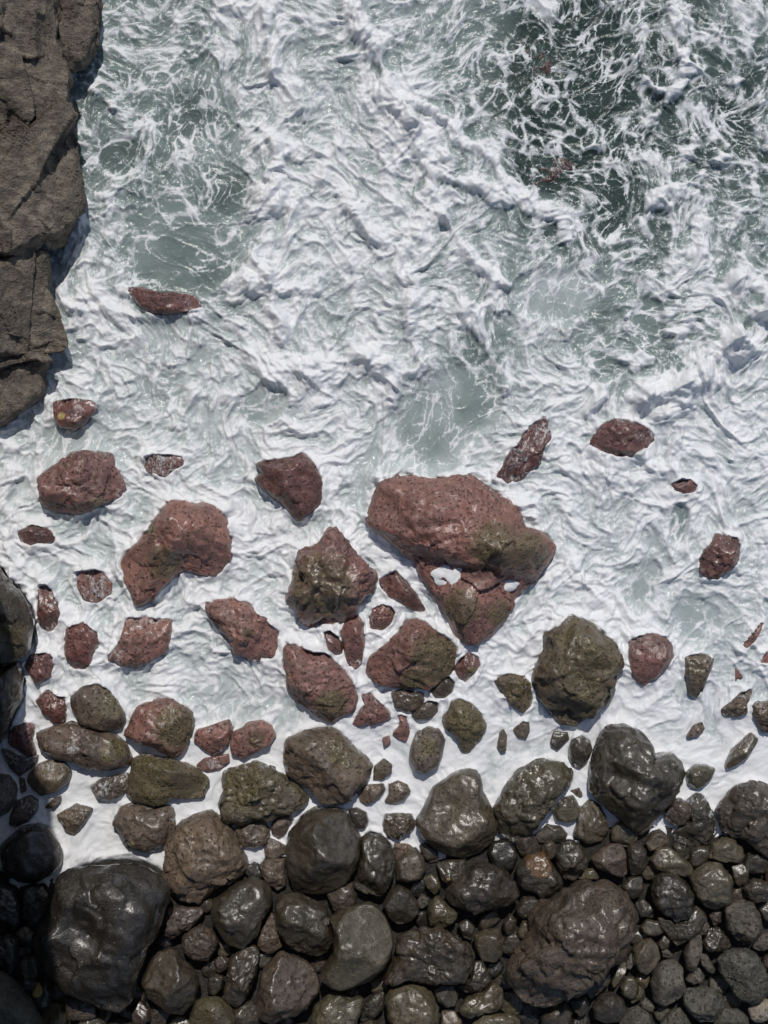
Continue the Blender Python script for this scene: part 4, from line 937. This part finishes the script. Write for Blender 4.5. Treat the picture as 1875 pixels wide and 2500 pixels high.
for pts, w, hh in CRESTS:
    pts = np.array(pts, float); best = np.full(X.shape, 1e9, np.float32)
    lo = pts.min(0) - 4 * w - 40; hi = pts.max(0) + 4 * w + 40
    sel = (WX > lo[0]) & (WX < hi[0]) & (WY > lo[1]) & (WY < hi[1])
    wx_, wy_ = WX[sel], WY[sel]; bb = np.full(wx_.shape, 1e9, np.float32)
    for a, b in zip(pts[:-1], pts[1:]):
        e = b - a; t = np.clip(((wx_ - a[0]) * e[0] + (wy_ - a[1]) * e[1]) / (e @ e), 0, 1)
        bb = np.minimum(bb, np.hypot(wx_ - a[0] - t * e[0], wy_ - a[1] - t * e[1]))
    k = np.sqrt(np.clip(1 - (bb / (w * 1.25)) ** 2, 0, 1))
    crest[sel] = np.maximum(crest[sel], np.exp(-(bb / (w * 1.5)) ** 2)); chgt[sel] = np.maximum(chgt[sel], hh * cvar[sel] * (.35 * k + .65 * np.exp(-(bb / (w * 1.9)) ** 2)))

crest *= np.clip(cvar * 1.15, 0, 1) * (.30 + .70 * sstep(.35, .8, cov)); chgt *= (.35 + .65 * sstep(.35, .8, cov))
# distance to the rocks, as a share of each rock's own radius
rho = np.full(X.shape, 9.0, np.float32); dist = np.full(X.shape, 9.0, np.float32); push = np.zeros_like(X); swash = np.zeros_like(X)
for (cx, cy, r, zc, ht) in SEAROCKS:
    if zc + ht < .12: continue
    rm = r.max() * 1.25 + .5
    i0, i1 = np.searchsorted(sx, [cx - rm, cx + rm]); j0, j1 = np.searchsorted(sy, [cy - rm, cy + rm])
    if i0 == i1 or j0 == j1: continue
    xx = X[j0:j1, i0:i1] - cx; yy_ = Y[j0:j1, i0:i1] - cy
    d = np.hypot(xx, yy_); ra = rad_at(r, np.arctan2(yy_, xx))
    q_ = d / ra
    rho[j0:j1, i0:i1] = np.minimum(rho[j0:j1, i0:i1], q_)
    push[j0:j1, i0:i1] = np.maximum(push[j0:j1, i0:i1], sstep(.95, .70, q_) * min(.32, .8 * max(zc + ht - .1, .03)))
    swash[j0:j1, i0:i1] = np.maximum(swash[j0:j1, i0:i1], np.exp(-((q_ - .98) / .10) ** 2) * (.045 + .10 * np.clip(yy_ / (d + 1e-6), 0, 1)))
    dist[j0:j1, i0:i1] = np.minimum(dist[j0:j1, i0:i1], d - ra)

film = sstep(1400, 1640, DYW)                               # smooth foam sheet sliding up the shore
n_big = fbm2(U / 1.5, Vv / 1.5, 4, 11, .55)
n_mid = fbm2(U2 / .5, V2 / .5, 4, 21, .6)
n_fin = fbm2(U2 / .16, V2 / .16, 3, 24, .6)
cv = np.clip(cov, 0, 1)
f1, f2 = worley(U2 / .60 + .15 * n_fin, V2 / .60, 1); g1, g2 = worley(U2 / .26 + 9 + .2 * n_fin, V2 / .26, 2); e1, e2 = worley(U2 / .12 + 5, V2 / .12, 3)
th_ = .05 + .28 * cv + .16 * np.clip(n_mid + .25, 0, 1)
lace = np.clip(1.25 - (f2 - f1) / th_, 0, 1); lace2 = np.clip(1.2 - (g2 - g1) / (th_ + .02), 0, 1); lace3 = np.clip(1 - (e2 - e1) / (th_ + .06), 0, 1)
collar = np.exp(-np.clip(dist, 0, 9) / .12)
churn = sstep(-.25, .25, fbm2(U / 1.1 + 20, Vv / 1.1, 3, 27) + .15) * (1 - film)      # lumpy foam against smooth sheets
drive = n_big * .8 + n_mid * .55 + n_fin * .22 + (cov - .55) * 1.7 + crest * .85 + collar * .35 + film * .45
body = sstep(-.35, .65, drive)
holes = sstep(.05, .5, fbm2(U2 / .30 + 40, V2 / .30, 4, 31, .6)) * (1 - film * .9) * (1 - crest)
ns1 = fbm2(U2 / 1.05 + 60, V2 / 1.05, 4, 51, .55); ns2 = fbm2(U2 / .55 + 70, V2 / .55, 3, 52)
bias = (cv - 1.0) * .6 + crest * .55 + collar * .25
sh1 = sstep(-.04, .22, ns1 + bias); sh2 = sstep(-.02, .20, ns2 + bias * .8)      # thick foam sheets lying over thin foam
thick = np.maximum(np.maximum(sh1, .8 * sh2), sstep(.25, .8, crest)) * body
fw = .07 + .09 * cv
fil1 = np.clip(1.15 - np.abs(perlin2(U2 / .80 + 7, V2 / .80, 61)) / fw, 0, 1); fil2 = np.clip(1.15 - np.abs(perlin2(U2 / .36 + 9, V2 / .36, 62)) / (fw * 1.35), 0, 1)
fil3 = np.clip(1.1 - np.abs(perlin2(U2 / .17 + 2, V2 / .17, 63)) / (fw * 1.7), 0, 1); fil4 = np.clip(1.0 - np.abs(perlin2(U2 / .085, V2 / .085, 64)) / (fw * 2.2), 0, 1)
webs = np.maximum(np.maximum(fil1, fil2 * .92), np.maximum(np.maximum(fil3 * .80, lace3 * .55), np.maximum(fil4 * .5, lace2 * .75))) * (.62 + .38 * sstep(-.25, .25, n_mid))
thin = .16 + .16 * n_mid + .62 * webs
foam = body * (thin + (.90 + .10 * n_fin + .08 * webs - thin) * thick) - holes * .40 * (1 - .8 * thick) * (1 - .3 * cv)
wl = sstep(-.35, .15, n_big + .5 * n_mid + .1); lace = np.maximum(lace, np.maximum(fil1, fil2 * .8))
foam = np.maximum(foam, np.maximum(lace * .72, np.maximum(lace2 * (.25 + .50 * wl), lace3 * .5 * wl)) * sstep(-2.0, -.75, drive) * (.65 + .40 * sstep(-.3, .3, n_mid)))
foam = np.maximum(foam, film * (.70 + .42 * n_big + .22 * n_mid + .14 * n_fin))
foam = np.clip(foam, 0, 1)
milk = np.clip(milk + .10 * n_big + .10 * n_mid + .12 * body * milk, 0, 1)

rough = (1 - .85 * film) * (.25 + .75 * body)
bil = np.abs(perlin2(U2 / .46, V2 / .46, 41)); bil2 = np.abs(perlin2(U2 / .22 + 3, V2 / .22, 42)); bil3 = np.abs(perlin2(X / .10 + U2, Y / .10, 43))
bil4 = perlin2(X / .055, Y / .055, 48)
rdg = 1 - np.abs(perlin2(U2 / .62 + 8, V2 / .62, 44)) * 2.2; rdg = np.clip(rdg, 0, 1) ** 2
Z = .09 * fbm2(X / 3.0, Y / 3.0, 2, 45) * (1 - .7 * film)
Z += rough * ((.03 + .06 * thick) * bil + (.012 + .035 * thick * churn) * bil2 + (.006 + .016 * churn) * bil3 * body + .006 * bil4 * body * churn + .03 * rdg * body + .04 * n_mid + .050 * fil1 ** 2 + .030 * fil2 ** 2 + .012 * fil3)
Z += (.055 * np.sqrt(sh1) + .032 * np.sqrt(sh2)) * body * (.4 + .6 * cv) * (1 - .8 * film)
Z += .055 * np.sqrt(np.clip(body, 0, 1)) * (1 - .5 * film) + chgt * 1.5 * (.05 + .95 * sstep(.45, .9, cv)) * (1 + .7 * n_mid) * (1 - .5 * film)
Z += film * (.030 * fbm2(U2 / .30, V2 / .30, 4, 46, .6) + .018 * sh1 + .03 * fbm2(U / .8, Vv / .8, 2, 47))
Z += collar * .06 * (1 - .75 * film) * sstep(-.05, .05, dist) - .07
Z -= film * .02
inside = sstep(.95, .70, rho)
Z += swash * np.clip(.5 + 2.0 * n_mid, 0, 1.5) * (1 - .6 * film)
Z = Z * (1 - inside) - push
Z -= sstep(-70, 230, DY * 1.1302 - np.interp(DX * 1.1302, SHX, SHY) + 60 * n_big + 50 * n_mid) * .27
fade = np.clip(1 - (np.maximum(np.abs(X) - 12, 0) + np.maximum(np.abs(Y) - 14, 0)) / 20, 0, 1)
Z *= fade
away = sstep(0, 6, np.maximum(np.maximum(np.abs(X) - 9, 0), np.maximum(np.abs(Y) - 11.5, 0)))
foam = foam * (1 - away) + .34 * away
milk = milk * (1 - away) + .3 * away
print('sea', float(sx[-1]), float(sy[-1]), X.shape, float(foam.mean()))
me = mesh_np('sea', np.stack([X.ravel(), Y.ravel(), Z.ravel()], 1), grid_faces(len(sx), len(sy)))
for nm, arr in (('foam', foam), ('milk', milk)):
    at = me.attributes.new(nm, 'FLOAT', 'POINT'); at.data.foreach_set('value', arr.astype(np.float32).ravel())
at = me.attributes.new('flow', 'FLOAT_VECTOR', 'POINT')
at.data.foreach_set('vector', np.stack([X + .5 * (U2 - X), Y + .5 * (V2 - Y), np.zeros_like(U2)], 2).astype(np.float32).ravel())
sea = link('sea', me, MS)
sea['kind'] = 'structure'; sea['label'] = 'foaming grey-green surf washing around the rocks'; sea['category'] = 'sea'

# foam lying in the hollows of the largest red boulder
o, p, c = bigrock
base = o.location
for (hx, hy, rx, ry, rot) in ((1060, 735, 75, 42, -.1), (1300, 778, 52, 26, .15)):
    ax, ay = px2w(600 + hx * .48222, 1050 + hy * .48222, .25)
    rx *= .48222 / PPM; ry *= .48222 / PPM
    sel = p[:, 2] > -base[2] * 0 + .2
    q = p[sel]; d = np.hypot((q[:, 0] + c[0] - ax) / rx, (q[:, 1] + c[1] - ay) / ry)
    lev = float(np.quantile(q[d < 1][:, 2], .33)) + base[2]
    n = 40; rings = np.linspace(0, 1, 14)[1:]
    th = np.arange(n) * 2 * np.pi / n
    vs = [(0, 0, .03)]
    for k in rings:
        wob = 1 + .22 * perlin2(np.cos(th) * 1.7 + hx, np.sin(th) * 1.7, 8)
        for t, w in zip(th, wob):
            ex, ey = rx * 1.6 * k * w * math.cos(t), ry * 1.6 * k * w * math.sin(t)
            vs.append((ex * math.cos(rot) - ey * math.sin(rot), ex * math.sin(rot) + ey * math.cos(rot), .03 - .05 * k ** 3))
    vs = np.array(vs); vs[:, 2] += .012 * perlin2(vs[:, 0] * 9, vs[:, 1] * 9, 9)
    fs = []
    for k in range(len(rings)):
        for j in range(n):
            j2 = (j + 1) % n
            if k == 0: fs.append((0, 1 + j, 1 + j2, 1 + j2))
            else: fs.append((1 + (k - 1) * n + j, 1 + k * n + j, 1 + k * n + j2, 1 + (k - 1) * n + j2))
    tri = np.array([(a, b, c_) for a, b, c_, d_ in fs] + [(a, c_, d_) for a, b, c_, d_ in fs if c_ != d_])
    m2 = mesh_np('foam_pool', vs, tri)
    kk = np.concatenate([[0], np.repeat(rings, n)]); nn = fbm2(vs[:, 0] * 7 + hx, vs[:, 1] * 7, 3, 12)
    at = m2.attributes.new('foam', 'FLOAT', 'POINT'); at.data.foreach_set('value', np.clip(1.15 - kk ** 2 * .6 + .5 * nn, 0, 1).astype(np.float32))
    at = m2.attributes.new('milk', 'FLOAT', 'POINT'); at.data.foreach_set('value', np.full(len(vs), .8).astype(np.float32))
    at = m2.attributes.new('flow', 'FLOAT_VECTOR', 'POINT'); at.data.foreach_set('vector', (vs + np.array([hx, hy, 0])).astype(np.float32).ravel())
    fo = link('foam_pool', m2, MS, None, (ax, ay, lev))
    fo['kind'] = 'stuff'; fo['category'] = 'foam'
    fo['label'] = 'white foam caught in the left hollow of the largest red boulder' if hx < 1200 else 'white foam caught under the mossy knob of the largest red boulder'

print('triangles', sum(len(o.data.loops) - 2 * len(o.data.polygons) for o in bpy.data.objects if o.type == 'MESH'))
